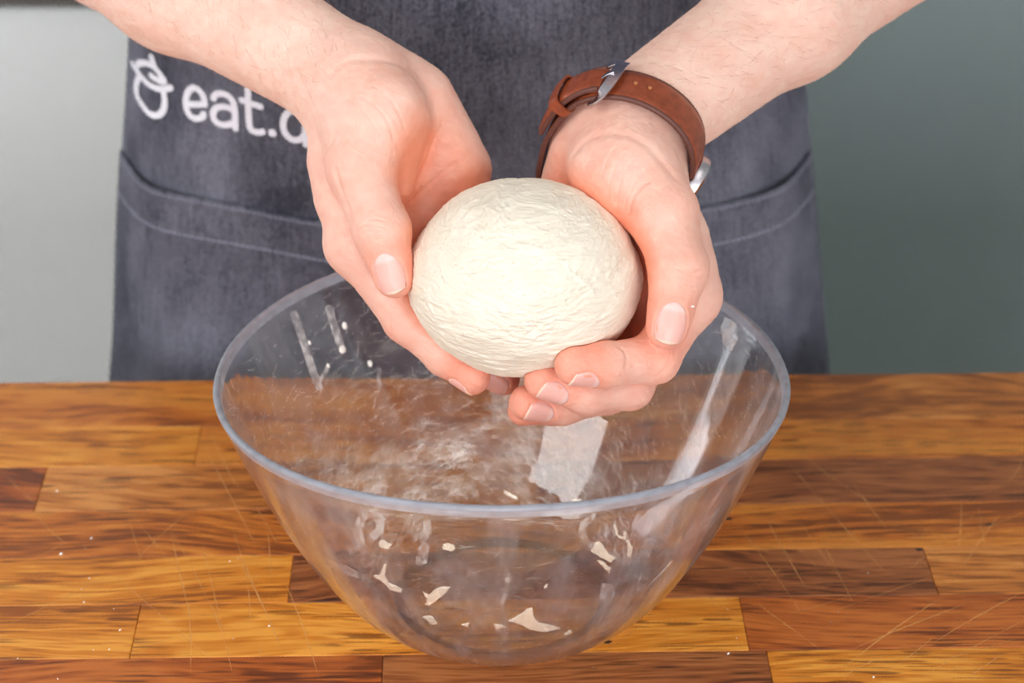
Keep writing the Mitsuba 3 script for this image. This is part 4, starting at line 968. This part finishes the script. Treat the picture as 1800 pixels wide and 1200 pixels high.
for (phi, s, pts, lab) in SMEARS:
    pts = np.array(pts) * .001
    q = []
    for a, b in zip(pts, np.roll(pts, -1, 0)):
        for t in (0, .25, .5, .75): q.append(a + (b - a) * t + rs.normal(0, .00018, 2))
    k = put('flour_smear', patch_on_wall(q, math.radians(phi), s, .00040, .00030, rs), 'mat_smear', 40)
    tag(k, lab, 'flour smear', 'dried flour smears inside the bowl')
DROPS = [[131.06,0.8134,0.0014,0.00192,'upper oval milky drop on the far left wall of the bowl'],[133.54,0.7333,0.00205,0.00201,'largest round milky drop,at the lower end of a watery streak on the far wall'],[126.79,0.6449,0.0013,0.00175,'oval milky drop nearest the hands on the far wall of the bowl'],[142.38,0.8139,0.00076,0.0012,'smallest milky drop on the far left wall of the bowl'],[139.18,0.7019,0.00086,0.0012,'faint milky drop topping a short floury streak on the far left wall']]
for (phi, s, a, b, lab) in DROPS:
    m = trimesh.creation.icosphere(3); m.vertices = m.vertices * A(a, b, .0006)
    p, n = inner(np.array([math.radians(phi)]), np.array([s]), .0007); p, n = p[0], n[0]
    t = A(-math.sin(math.radians(phi)), math.cos(math.radians(phi)), 0); u = np.cross(n, t)
    R4 = np.eye(4); R4[:3, :3] = np.stack([t, u, n], 1); R4[:3, 3] = p; m.apply_transform(R4)
    k = put('milky_drop', m, 'mat_flour', True)
    tag(k, lab, 'drop', 'milky drops on the bowl wall')
# dry flour: short curved smears and specks over the inner wall, thick low at the back and round the floor
rs = np.random.default_rng(5)
NC = 400000
phi, s = rs.uniform(0, 2 * np.pi, NC), rs.uniform(.02, .95, NC)
dphi = np.angle(np.exp(1j * (phi - rad_(112))))
cl = meshkit.fbm(np.stack([np.cos(phi) * 2.4, np.sin(phi) * 2.4, s * 5], 1), 3, 3)
fine = meshkit.fbm(np.stack([np.cos(phi) * 9, np.sin(phi) * 9, s * 16], 1), 2, 8)
dens = 1.0 * np.exp(-(dphi / .85) ** 2 - ((s - .22) / .17) ** 2) + .55 * np.exp(-s / .10) + .10 * np.exp(-((s - .45) / .3) ** 2) * (.3 + np.clip(np.cos(phi - rad_(160)), 0, 1)) + .03
dens *= np.clip(cl * 1.8 - .35, .08, 1.2) * np.clip(fine * 2.4 - .6, .1, 1.3)
keep = rs.uniform(0, 1, NC) < dens * 0.42
phi, s = phi[keep], s[keep]; n_ = len(phi)
long_ = rs.uniform(0, 1, n_) < .6
ln = np.where(long_, rs.gamma(2.4, .0024, n_).clip(.0015, .016), rs.uniform(.00015, .0008, n_))
w_ = np.where(long_, rs.uniform(.00006, .00017, n_), rs.uniform(.00010, .00030, n_))
an = np.where(long_, rs.normal(.25 + .5 * np.sin(2 * phi), .45, n_), rs.uniform(0, 6.28, n_))
bend = np.where(long_, rs.uniform(-.6, .6, n_), 0)
t_ = np.linspace(-.5, .5, 5)[None]
x = t_ * (ln * np.cos(an))[:, None] - (bend * ln * np.sin(an))[:, None] * (t_ ** 2 - .08)
y = t_ * (ln * np.sin(an))[:, None] + (bend * ln * np.cos(an))[:, None] * (t_ ** 2 - .08)
tx, ty = np.gradient(x, axis=1), np.gradient(y, axis=1); q = np.hypot(tx, ty) + 1e-12; tx, ty = tx / q, ty / q
ww = w_[:, None] / 2 * np.sqrt(np.clip(1 - (2 * t_) ** 2, .03, 1))
r_ = bowl_r(s)[:, None]; slope = np.hypot((BR - BB) * BP * s ** (BP - 1), BH)[:, None]
def on_wall(px, py): return inner(phi[:, None] + px / r_, np.clip(s[:, None] + py / slope, .025, .985), .00032)[0]
V = np.concatenate([on_wall(x - ty * ww, y + tx * ww), on_wall(x + ty * ww, y - tx * ww)], 1)
i = np.arange(4)
one = np.vstack([np.stack([i, i + 1, i + 6], 1), np.stack([i, i + 6, i + 5], 1)])
F = (one[None] + (np.arange(n_) * 10)[:, None, None]).reshape(-1, 3)
V = [V.reshape(-1, 3)]; F = [F]
put('flour_dusting', trimesh.Trimesh(np.vstack(V), np.vstack(F), process=False), 'mat_flour', False)
tag('flour_dusting', 'white smears and specks of dry flour clinging to the inside of the bowl', 'flour', kind='stuff')
